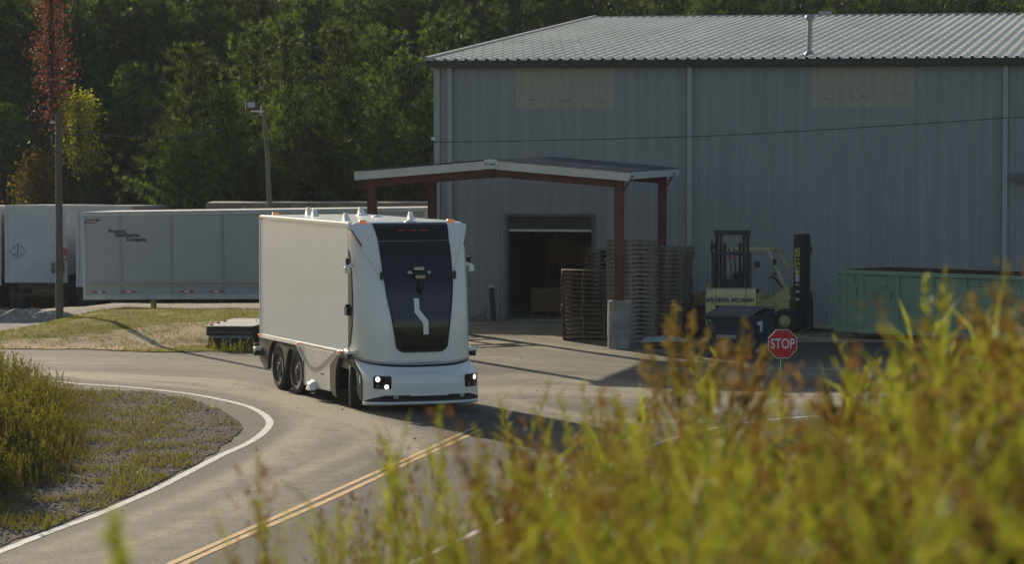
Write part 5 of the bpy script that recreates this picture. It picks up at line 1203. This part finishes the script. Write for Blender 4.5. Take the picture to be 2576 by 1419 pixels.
# label helper for pines: what each stands behind
def where(px):
    for lim, s_ in ((110, 'at the left edge of the wood'), (200, 'behind the wooden pole'), (420, 'behind the lettered trailer'), (620, 'left of the light pole'), (720, 'behind the light pole'), (900, 'between light pole and canopy'), (1110, 'beside the warehouse corner'), (1600, 'above the left end of the warehouse roof'), (2100, 'above the middle of the warehouse roof')):
        if px < lim: return s_
    return 'above the right end of the warehouse roof'
specs = [(9.5, 3.1, .04), (11.5, 3.5, .06), (13.5, 3.6, .10), (15, 3.8, .14), (17, 3.9, .18), (8, 2.7, .03)]
pp_ = []
for i, (h, r_, bare) in enumerate(specs):
    v, f, a, mb = pine(40 + i, h, r_, bare, 1.0 if h < 12 else .9); pp_.append(make_tree('pine_tree', 'x', 'pine tree', v, f, a, mb, M_PINE, PG))
used = set(); rt = random.Random(21)
front = [  # (px, crown top py, Y, proto, label)
    (455, 330, 126, 0, 'small cone-shaped pine low in front, left of the light pole'), (480, 95, 129, 1, 'pointed bushy pine whose top reaches the middle of the upper left'), (575, 200, 127, 1, 'broad green pine left of the light pole'), (640, 60, 133, 2, 'tall sunlit pine whose tip stands left above the light pole'),
    (600, 400, 124.5, 5, 'low young pine just left of the light pole foot'), (730, 230, 126, 0, 'sunlit pine just right of the lamp head'), (720, 40, 134, 2, 'tall pine rising straight above the lamp head'), (800, 310, 125, 0, 'rounded pine midway between light pole and canopy'), (850, 60, 135, 2, 'tall pine midway between lamp and warehouse'),
    (880, 180, 128, 1, 'broad bright pine above the left end of the canopy'), (950, 70, 134, 2, 'tall pine above the left end of the canopy'), (965, 300, 125, 0, 'low pine behind the left end of the canopy'), (1030, 130, 129, 1, 'dense pine just left of the warehouse wall'), (1075, 260, 126, 0, 'lower pine touching the warehouse corner'),
    (1105, 40, 136, 2, 'tall pine behind the warehouse corner'), (880, 420, 124, 5, 'low pine just above the canopy fascia'), (1035, 410, 124, 5, 'low pine between canopy roof and warehouse corner'), (555, 470, 123.5, 5, 'youngest pine showing just above the far trailer'), (690, 440, 124, 5, 'low young pine right of the light pole'),
    (335, 150, 144, 1, 'pointed pine in half shade above the lettered trailer'), (405, 235, 143, 0, 'short dense pine above the middle of the lettered trailer'), (262, 290, 143, 0, 'dark pine right of the yellow tree'), (300, 430, 142, 5, 'low dark pine above the lettered trailer nose'), (85, 330, 146, 0, 'dark pine left of the wooden pole'), (10, 250, 147, 1, 'dark pine cut by the left edge')]
cnt = 0
def place_tree(px, top, Y, pi, lab):
    global cnt
    o = pp_[pi]
    if pi in used: o = copy_tree(o)
    used.add(pi); X = ray(px, 300)[0] * Y; g0 = ground_h(X, Y) if X < -3 else -1.0; h = specs[pi][0]; s_ = (zat(top, Y) - g0) / h
    s_ = min(1.35, max(.7, s_)); o.location = (X, Y, g0 - .1); o.rotation_euler = (0, 0, rt.uniform(0, 6.28)); o.scale = (min(s_, 1.15) * rt.uniform(.9, 1.12), min(s_, 1.15), s_); o['label'] = lab; o['category'] = 'pine tree'; cnt += 1
sizes = {0: 'mid-height green pine', 1: 'tall bushy green pine', 2: 'very tall green pine', 5: 'short young pine'}
for px, top, Y, pi, lab in front: place_tree(px, top, Y, pi, lab)
k = 0
for px in range(-60, 1180, 52):
    place_tree(px + rt.uniform(-18, 18), rt.uniform(-70, 10), 157 + rt.uniform(-2, 3), rt.choice((2, 3, 3)), f'dark pine in the shaded wood {where(px)}')
for px in range(-60, 1180, 60):
    place_tree(px + rt.uniform(-20, 20), rt.uniform(-120, -20), 168 + rt.uniform(-2, 4), rt.choice((3, 4)), f'dark pine in the shaded wood {where(px)}')
for px in range(1180, 2760, 58):
    place_tree(px + rt.uniform(-20, 20), rt.uniform(-80, -25), 166 + rt.uniform(-2, 4), rt.choice((3, 4)), f'pine treetop showing {where(px)}')
for px in range(1150, 2760, 62):
    place_tree(px + rt.uniform(-20, 20), rt.uniform(-80, -15), 178 + rt.uniform(-3, 5), rt.choice((3, 4)), f'pine treetop showing {where(px)}')
for px in range(-620, 2900, 66):
    place_tree(px + rt.uniform(-15, 15), rt.uniform(-330, -200), 189 + rt.uniform(-3, 4), 4, 'tall pine added at the back to shade the wood')  # extra row, partly out of view, added to shade the rows ahead
# broadleaf trees
v, f, a, mb = bushy(5, 11.5, 1.05, 2600, .075, .52); tr = make_tree('autumn_tree', 'slender red-leaved autumn tree among the dark pines at upper left', 'tree', v, f, a, mb, M_REDLEAF, None); tr.location = (ray(128, 100)[0] * 141.5, 141.5, -1.1); tr.scale = (1.15, 1.15, 1.22)
v, f, a, mb = bushy(6, 8.2, 1.3, 2600, .095, .62); tr = make_tree('autumn_tree', 'yellow-green broadleaf tree just right of the wooden pole', 'tree', v, f, a, mb, M_YELLEAF, None); tr.location = (ray(198, 300)[0] * 140, 140, -1.1); tr.scale = (1.1, 1.1, 1.04)
v, f, a, mb = bushy(8, 4.6, 1.6, 3800, .085); tr = make_tree('autumn_tree', 'low brownish tree at the left behind the trailers', 'tree', v, f, a, mb, leafmat('brown_leaves', (.06, .04, .012), (.14, .10, .03), .4), None); tr.location = (ray(95, 300)[0] * 140.5, 140.5, -1.1); tr.scale = (1.2, 1.2, 1.25)
# undergrowth mass at the foot of the wood: dark brush closing the gaps
n = 26000; px_ = rng.uniform(-60, 1160, n); Yv = rng.uniform(158, 180, n); X = (px_ - CX) / F * Yv; Z = -1.2 + rng.gamma(2.0, 1.5, n)
v, f, a = tri_leaves(np.stack([X, Yv, np.minimum(Z, 8)], -1), unit(rng.normal(size=(n, 3))), rng.uniform(.2, .5, n), rng.uniform(.08, .2, n), rng.random(n), quad=True)
o = npmesh('undergrowth', v, f, M_PINE, None, a); tag(o, 'dark undergrowth filling the wood behind the trailers', None, None, 'stuff')

# ---------------------------------------------------------------- weeds
def transform_instances(protos_, inst, name, m, kind='stuff', label=None):
    Vs = []; Fs = []; As = []; off = 0
    for (pi, pos, rz, s_, sh, dv, lean) in inst:
        v, f, a = protos_[pi]; c, s2 = math.cos(rz), math.sin(rz)
        q = np.empty_like(v); q[:, 0] = (v[:, 0] * c - v[:, 1] * s2) * s_ + v[:, 2] * lean[0] * s_; q[:, 1] = (v[:, 0] * s2 + v[:, 1] * c) * s_ + v[:, 2] * lean[1] * s_; q[:, 2] = v[:, 2] * s_ * sh
        Vs.append(q + np.array(pos)); Fs.append(f + off); As.append(np.clip(a + dv, 0, 1)); off += len(v)
    o = npmesh(name, np.concatenate(Vs), np.concatenate(Fs), m, None, np.concatenate(As)); tag(o, label, None, None, kind); return o
def weed_proto(seed, h=1.0, nleaf=46, ll=.09, lw=.010, plume=0.0):
    rn = np.random.default_rng(seed); cx = rn.normal() * .10; cy = rn.normal() * .10
    def P(t): return np.stack([cx * t ** 2 * h, cy * t ** 2 * h, t * h], -1)
    # stem as thin crossed quads
    ts = np.linspace(0, 1, 6); pts = P(ts); V_ = []; F_ = []
    for ang in (0, 1.57):
        d = np.array([math.cos(ang), math.sin(ang), 0]) * .0035; k = len(V_)
        for p, t in zip(pts, ts): V_ += [p - d * (1.2 - t), p + d * (1.2 - t)]
        for i in range(5): F_.append([k + 2 * i, k + 2 * i + 1, k + 2 * i + 3, k + 2 * i + 2])
    A_ = [.35] * len(V_); V_ = np.array(V_); F_ = np.array(F_)
    t = rn.uniform(.12, 1.0, nleaf); base = P(t); az = rn.uniform(0, 6.28, nleaf); el = rn.uniform(.75, 1.35, nleaf)
    D_ = np.stack([np.cos(az) * np.cos(el), np.sin(az) * np.cos(el), np.sin(el)], -1)
    lv, lf, la = tri_leaves(base, D_, ll * rn.uniform(.6, 1.3, nleaf) * (1.15 - .55 * t), lw * rn.uniform(.7, 1.3, nleaf), np.clip(.45 + .5 * t + rn.normal(size=nleaf) * .12, 0, 1), bend=.12, quad=True)
    if plume:
        m_ = 110; nb = 8; bi = rn.integers(0, nb, m_); bz = rn.uniform(.68, .95, nb); ba = rn.uniform(0, 6.28, nb); q = rn.uniform(0, 1, m_); Lb_ = .16 * h
        base = P(bz[bi]) + np.stack([np.cos(ba[bi]) * q * Lb_ * .42, np.sin(ba[bi]) * q * Lb_ * .42, q * Lb_], -1)
        D2 = unit(rn.normal(size=(m_, 3)) * .7 + [0, 0, .6]); pv, pf, pa = tri_leaves(base, D2, rn.uniform(.012, .03, m_), rn.uniform(.003, .006, m_), np.zeros(m_) + rn.random(m_) * .2, quad=True)
        lf2 = pf + len(lv); lv = np.concatenate([lv, pv]); lf = np.concatenate([lf, lf2]); la = np.concatenate([la, pa * .0 + rn.uniform(0, .15)])
    V2 = np.concatenate([V_, lv]); F2 = np.concatenate([F_, lf + len(V_)]); A2 = np.concatenate([A_, la]); V2 = V2 * (h / V2[:, 2].max()); return V2, F2, A2
def weedmat(name, c_low, c_mid, c_high, trans=.5, tcol=(1.5, 1.4, .6)):
    m = leafmat(name, c_low, c_high, trans, tcol); n = m.node_tree
    at_ = [x for x in n.nodes if x.bl_idname == 'ShaderNodeAttribute'][0]; mx = [x for x in n.nodes if x.bl_idname == 'ShaderNodeMix'][0]
    cr = n.nodes.new('ShaderNodeValToRGB'); e = cr.color_ramp.elements; e[0].position = 0; e[0].color = (*c_low, 1); e[1].position = 1; e[1].color = (*c_high, 1); k = e.new(.45); k.color = (*c_mid, 1)
    n.links.new(at_.outputs['Fac'], cr.inputs[0])
    for l in list(mx.outputs[2].links): n.links.new(cr.outputs[0], l.to_socket)
    return m
M_WEED = weedmat('weeds', (.15, .075, .042), (.125, .125, .032), (.24, .26, .048), .5, (1.4, 1.42, .65))
M_WEEDF = weedmat('weeds_far', (.13, .085, .045), (.085, .095, .025), (.17, .18, .035), .42)
wp = [weed_proto(60 + i, 1.0, 150 + 20 * (i % 4), .060, .0024, plume=(i % 3 == 0)) if i % 3 != 1 else weed_proto(60 + i, 1.0, 34, .36, .0036) for i in range(9)]
TOP = [(300, 1440), (500, 1400), (700, 1360), (850, 1320), (1000, 1290), (1100, 1285), (1200, 1250), (1400, 1190), (1550, 1160), (1650, 1135), (1750, 1120), (1850, 1115), (1950, 1110), (2050, 1095), (2150, 1065), (2250, 1020), (2350, 970), (2450, 905), (2530, 850), (2576, 810), (2800, 740)]
def ytop(px):
    for (a, b), (c, d) in zip(TOP[:-1], TOP[1:]):
        if px <= c: return b + (d - b) * max(0, px - a) / (c - a)
    return TOP[-1][1]
inst = []; rw = random.Random(5)
for k in range(2150):
    px = rw.triangular(380, 2750, 2350); Y = rw.uniform(6.5, 15.5)      # where the tip of the stem goes
    dens = .35 if px < 900 else (.6 if px < 1150 else (.75 if px < 1500 else .8))
    if rw.random() > dens: continue
    py = ytop(px) + abs(rw.gauss(0, 1)) * 240 - (rw.random() ** 3.2) * 300
    if py > 1500 or (1850 < px < 2075 and py < 1000): continue
    lx = rw.gauss(-.04, .20); X = ray(px, py)[0] * Y; g0 = ground_h(X, Y); h = zat(py, Y) - g0
    if h < .35: continue
    h = min(h, 2.2); red = rw.random() < .11
    inst.append((rw.randrange(9), (X - lx * h, Y, g0), rw.uniform(0, 6.28), h, 1.0, (-.45 if red else rw.uniform(-.28, .12)), (lx, rw.gauss(0, .08))))
transform_instances(wp, inst, 'tall_weeds', M_WEED, label='dense yellow-green weeds out of focus across the near bank')
# arching stems close to the lens, strongly out of focus
inst = []
for k in range(26):
    px = rw.uniform(1500, 2700); py = rw.uniform(1080, 1330) if px < 2300 else rw.uniform(950, 1250); Y = rw.uniform(3.6, 5.6)
    lx = rw.choice((-1, -1, 1)) * rw.uniform(.3, .75); X = ray(px, py)[0] * Y; g0 = ground_h(X, Y); h = zat(py, Y) - g0
    inst.append((rw.randrange(9), (X - lx * h, Y, g0), rw.uniform(0, 6.28), h, 1.0, rw.uniform(-.1, .3), (lx, 0)))
transform_instances(wp, inst, 'leaning_weeds', M_WEED, label='strongly blurred leaning stems closest to the lens')
# a few tall stems that stand out above the rest
def fan_weed(label, px, py, Y, seed, spread=.30, hh=.42, group=None, dv=0.0, lean=0.0):
    """stem that opens near the top into a fan of branches set with small florets"""
    rn = np.random.default_rng(seed); X = ray(px, py)[0] * Y; g0 = ground_h(X, Y); h = zat(py, Y) - g0; z0 = h - hh
    Vs = []; Fs = []; As = []; off = 0
    def stick(p, q, r_):
        nonlocal off
        d = np.array([r_, 0, 0]); e = np.array([0, r_, 0]); Vs.append(np.array([p - d, p + d, q + d * .4, q - d * .4, p - e, p + e, q + e * .4, q - e * .4])); Fs.append(np.array([[0, 1, 2, 3], [4, 5, 6, 7]]) + off); As.append(np.full(8, .18 + dv)); off += 8
    stick(np.array([0, 0, 0.]), np.array([lean * .5, 0, z0]), .005)
    for k in range(15):
        zz = z0 * (1 - .28 * rn.random()) if k > 4 else z0; p = np.array([lean * .5 * zz / z0, 0, zz]); a = rn.uniform(-1, 1); b = rn.normal() * .4; top = h - abs(a) * hh * .45 - (z0 - zz) * .8 - rn.random() * .08
        q = np.array([lean * .5 + a * spread * hh + lean * .3, b * spread * hh, top]); stick(p, q, .0025)
        m_ = 90; t = rn.uniform(.25, 1.03, m_)[:, None]; base = p + (q - p) * t + rn.normal(size=(m_, 3)) * .008; dr = unit((q - p)[None] * 2 + rn.normal(size=(m_, 3)) * .35 * hh)
        v, f, a_ = tri_leaves(base, dr, rn.uniform(.018, .04, m_), rn.uniform(.0025, .005, m_), np.full(m_, .08 + dv) + rn.random(m_) * .22, quad=True); Vs.append(v); Fs.append(f + off); As.append(a_); off += len(v)
    m_ = 60; t = rn.uniform(.2, .95, m_)[:, None]; base = np.array([lean * .5, 0, z0])[None] * t; az = rn.uniform(0, 6.28, m_); dr = unit(np.stack([np.cos(az), np.sin(az), np.full(m_, 1.3)], -1))
    v, f, a_ = tri_leaves(base, dr, rn.uniform(.06, .12, m_), np.full(m_, .005), rn.uniform(.3, .8, m_), quad=True); Vs.append(v); Fs.append(f + off); As.append(a_)
    o = npmesh('seed_head_weed', np.concatenate(Vs), np.concatenate(Fs), M_WEED, None, np.clip(np.concatenate(As), 0, 1)); o.location = (X, Y, g0); tag(o, label, 'weed', group); return o
def single_weed(name, label, cat, px, py, Y, seed, dv, group=None, nleaf=70, ll=.1, lean=(0, 0), lw=.0075, plume=1.0):
    ll *= .55; lw *= .55; nleaf = int(nleaf * 1.9)
    v, f, a = weed_proto(seed, 1.0, nleaf, ll, lw, plume); X = ray(px, py)[0] * Y; g0 = ground_h(X, Y); h = zat(py, Y) - g0
    q = v * h; q[:, 0] += v[:, 2] ** 2 * lean[0] * h; q[:, 1] += v[:, 2] * lean[1] * h
    o = npmesh(name, q, f, M_WEED, None, np.clip(a + dv, 0, 1)); o.location = (X, Y, g0); tag(o, label, cat, group); return o
G = 'tall stems standing above the weeds'
fan_weed('rust-brown feathery seed head rising in front of the plastic-wrapped pallet', 1716, 722, 11, 301, .34, .50, G)
fan_weed('brown branching seed head in front of the blue bin', 1835, 800, 11.5, 302, .42, .42, G, .05, .05)
fan_weed('large rusty seed head at the right edge in front of the skip', 2562, 625, 9, 303, .4, .5, G, .02)
fan_weed('low tan seed head to the right of the stop sign', 2130, 905, 12, 304, .45, .34, G, .08)
fan_weed('reddish seed head below the truck shadow', 1330, 1065, 11, 305, .4, .40, G, .0, -.05)
single_weed('flowering_weed', 'tallest golden stem at the right edge of the picture', 'weed', 2540, 610, 7.8, 203, -.2, G, 110, .10, (.05, 0))
single_weed('flowering_weed', 'curved yellow stem crossing the green skip', 'weed', 2400, 705, 8.4, 204, .1, G, 90, .08, (.12, 0), plume=0)
single_weed('flowering_weed', 'upright yellow stem left of the tallest one', 'weed', 2480, 700, 9.0, 205, .1, G, 90, .08, (-.05, 0), plume=0)
single_weed('flowering_weed', 'slender yellow stem in front of the truck bumper', 'weed', 1140, 1015, 9.5, 206, .1, G, 80, .07, (-.10, 0), plume=0)
single_weed('flowering_weed', 'green stem crossing the double yellow line', 'weed', 1015, 1110, 8.2, 207, .25, G, 110, .09, (-.08, 0), plume=0)
single_weed('flowering_weed', 'blurred green leafy stem very near at lower left', 'weed', 425, 1235, 4.2, 208, .15, G, 120, .07, (-.02, 0), lw=.02, plume=0)
single_weed('flowering_weed', 'yellow stem crossing the foot of the green skip', 'weed', 2185, 870, 9.4, 209, .1, G, 90, .08, (.08, 0), plume=0)
single_weed('seed_head_weed', 'thin brown seed head left of the stop sign', 'weed', 1905, 870, 10.5, 210, -.4, G, 60, .09)
single_weed('flowering_weed', 'yellow-green stem rising beside the stop sign post', 'weed', 2090, 905, 10, 211, .0, G, 80, .09)
# weeds on the far slope of the bank and along the verge behind the near ones
gpz = [weed_proto(90 + i, 1.0, 34, .14, .013, plume=(i % 2 == 0)) for i in range(6)]
inst = []
for k in range(1800):
    y = rw.uniform(15, 60); x = rw.uniform(-3, .20 * y + 2)
    if y > 28 and not verge_in(x, y): continue
    g0 = max(ground_h(x, y), 0); h = rw.uniform(.3, .7) * (1 if y < 36 else .5)
    ty = CY - 0; px = CX + F * x / y
    lim = ytop(px) + 40; zt_ = zat(lim, y)
    if g0 + h > zt_: continue
    inst.append((rw.randrange(6), (x, y, g0), rw.uniform(0, 6.28), h, 1, rw.uniform(-.3, .1), (rw.gauss(0, .1), rw.gauss(0, .1))))
transform_instances(gpz, inst, 'verge_weeds', M_WEEDF, label='weeds covering the slope and verge below the near bank')
# weeds on the gravel island
inst = []; inst2 = []
for k in range(15000):
    px = rw.uniform(-120, 520); py = rw.uniform(965, 1330); x, y = gp(px, py)
    if not isl_in(x, y): continue
    # dense at the left, thin towards the nose of the island
    ed = (px + 120) / (520 - abs(py - 1080) * .9)
    d = 1 - sm((ed - .5) / .62)
    if py > 1150: d *= 1 - sm((py - 1150 - (200 - px) * .25) / 80)
    d *= .55 + .9 * max(0, noise.noise((x * .7, y * .7, 8)) + .25)
    if rw.random() > d: continue
    g0 = isl_h(x, y); tall = (1 - sm(ed / .95)); h = (.13 + .72 * tall) * rw.uniform(.4, 1.3) * (.75 + .9 * max(0, noise.noise((x * .5, y * .5, 3)) + .3))
    inst.append((rw.randrange(6), (x, y, g0), rw.uniform(0, 6.28), h, 1, rw.uniform(-.45, .2) - (.3 if noise.noise((x * .6, y * .6, 12)) > .12 else 0), (rw.gauss(0, .12), rw.gauss(0, .12))))
transform_instances(gpz, inst, 'island_weeds', M_WEEDF, label='tall grass and brown weeds on the gravel island at the left')
# grass blades: island tufts, lawn texture, verge flowers near the steel box
n = 0; B = []; Lh = []; VV = []
for k in range(34000):
    r_ = rw.random()
    if r_ < .5:
        px = rw.uniform(-40, 660); py = rw.uniform(788, 884); x, y = gp(px, py, .2)
        if not lawn_in(x, y): continue
        if noise.noise((x * 1.5, y * 1.5, 2)) < -.12: continue
        B.append((x, y, lawn_h(x, y))); Lh.append(rw.uniform(.03, .09)); VV.append(rw.uniform(.3, 1))
    else:
        px = rw.uniform(0, 600); py = rw.uniform(975, 1340); x, y = gp(px, py)
        if not isl_in(x, y): continue
        nn = noise.noise((x * .9, y * .9, 5))
        if nn < -.08 + .2 * sm((px - 350) / 250): continue
        B.append((x, y, isl_h(x, y))); Lh.append(rw.uniform(.05, .2)); VV.append(rw.uniform(0, 1))
B = np.array(B); Lh = np.array(Lh); VV = np.array(VV); n = len(B)
v, f, a = tri_leaves(B, unit(rng.normal(size=(n, 3)) * [.45, .45, .1] + [0, 0, 1]), Lh, np.full(n, .009), VV)
o = npmesh('short_grass', v, f, M_WEEDF, None, a); tag(o, 'short grass on the mown bank and gravel island', None, None, 'stuff')
inst = []
for k in range(150):
    px = rw.gauss(590, 50); py = rw.uniform(878, 892); x, y = gp(px, py); inst.append((rw.randrange(6), (x, y, .0), rw.uniform(0, 6.28), rw.uniform(.12, .38), 1, rw.uniform(0, .3), (rw.gauss(0, .1), 0)))
transform_instances(gpz, inst, 'roadside_weeds', M_WEED, label='yellow flowering weeds along the road by the steel box')
# litter and stones
x, y = gp(101, 1247); mb = MB(); bmq = [(random.gauss(0, .04), random.gauss(0, .04), random.uniform(0, .09)) for _ in range(9)]
me = bpy.data.meshes.new('crumpled_paper'); b_ = bmesh.new(); [b_.verts.new(p) for p in bmq]; bmesh.ops.convex_hull(b_, input=b_.verts); b_.to_mesh(me); b_.free(); me.materials.append(M_SIGNWHITE)
o = bpy.data.objects.new('crumpled_paper', me); COL.objects.link(o); o.location = (x, y, isl_h(x, y) + .01); tag(o, 'small crumpled white paper lying on the gravel at lower left', 'litter')
n = 5000; pxs = rng.uniform(0, 640, n); pys = rng.uniform(975, 1380, n); keep = []
for a_, b_ in zip(pxs, pys):
    x, y = gp(a_, b_)
    if isl_in(x, y): keep.append((x, y, isl_h(x, y)))
keep = np.array(keep); n = len(keep); s_ = rng.uniform(.012, .035, n)[:, None, None]
octv = np.array([(1, 0, 0), (-1, 0, 0), (0, 1, 0), (0, -1, 0), (0, 0, .7), (0, 0, -.5)]) ; of = np.array([(0, 2, 4), (2, 1, 4), (1, 3, 4), (3, 0, 4), (2, 0, 5), (1, 2, 5), (3, 1, 5), (0, 3, 5)])
vv = keep[:, None, :] + octv[None] * s_ * rng.uniform(.6, 1.3, (n, 6, 1)); ff = (of[None] + (np.arange(n) * 6)[:, None, None]).reshape(-1, 3)
o = npmesh('loose_stones', vv.reshape(-1, 3), ff, mat('stones', (.13, .125, .115), .9, var=.4, vscale=8)); tag(o, 'loose grey stones scattered over the gravel shoulder', None, None, 'stuff')

# pebbles and clods dropped on the asphalt
n = 420; pk = []
for k in range(n):
    px = rw.uniform(150, 1900); py = rw.gauss(1000, 70) if rw.random() < .7 else rw.uniform(900, 1350)
    if py < 890: continue
    pk.append((*gp(px, py), .004))
pk = np.array(pk); n = len(pk); s_ = (rng.random(n) ** 4 * .024 + .006)[:, None, None]
vv = pk[:, None, :] + octv[None] * s_ * rng.uniform(.5, 1.3, (n, 6, 1)); ff = (of[None] + (np.arange(n) * 6)[:, None, None]).reshape(-1, 3)
o = npmesh('road_pebbles', vv.reshape(-1, 3), ff, mat('clods', (.05, .045, .04), .95, var=.4, vscale=8)); tag(o, 'small dark clods and pebbles dropped on the asphalt', None, None, 'stuff')
# ================================================================= AIR
mb = MB(); mb.bp((-140, -20, -3.5), (160, 215, 40)); hz = mb.build('haze', None); tag(hz, 'thin haze volume added to lift the dark tones', None, None, 'stuff')  # scattering box added to lift the blacks with distance
hm = bpy.data.materials.new('haze'); hm.use_nodes = True; n = hm.node_tree; n.nodes.clear(); out = n.nodes.new('ShaderNodeOutputMaterial'); pv = n.nodes.new('ShaderNodeVolumePrincipled')
pv.inputs['Color'].default_value = (.82, .9, 1, 1); pv.inputs['Density'].default_value = .00018; pv.inputs['Anisotropy'].default_value = 0
n.links.new(pv.outputs[0], out.inputs['Volume']); hz.data.materials.append(hm)
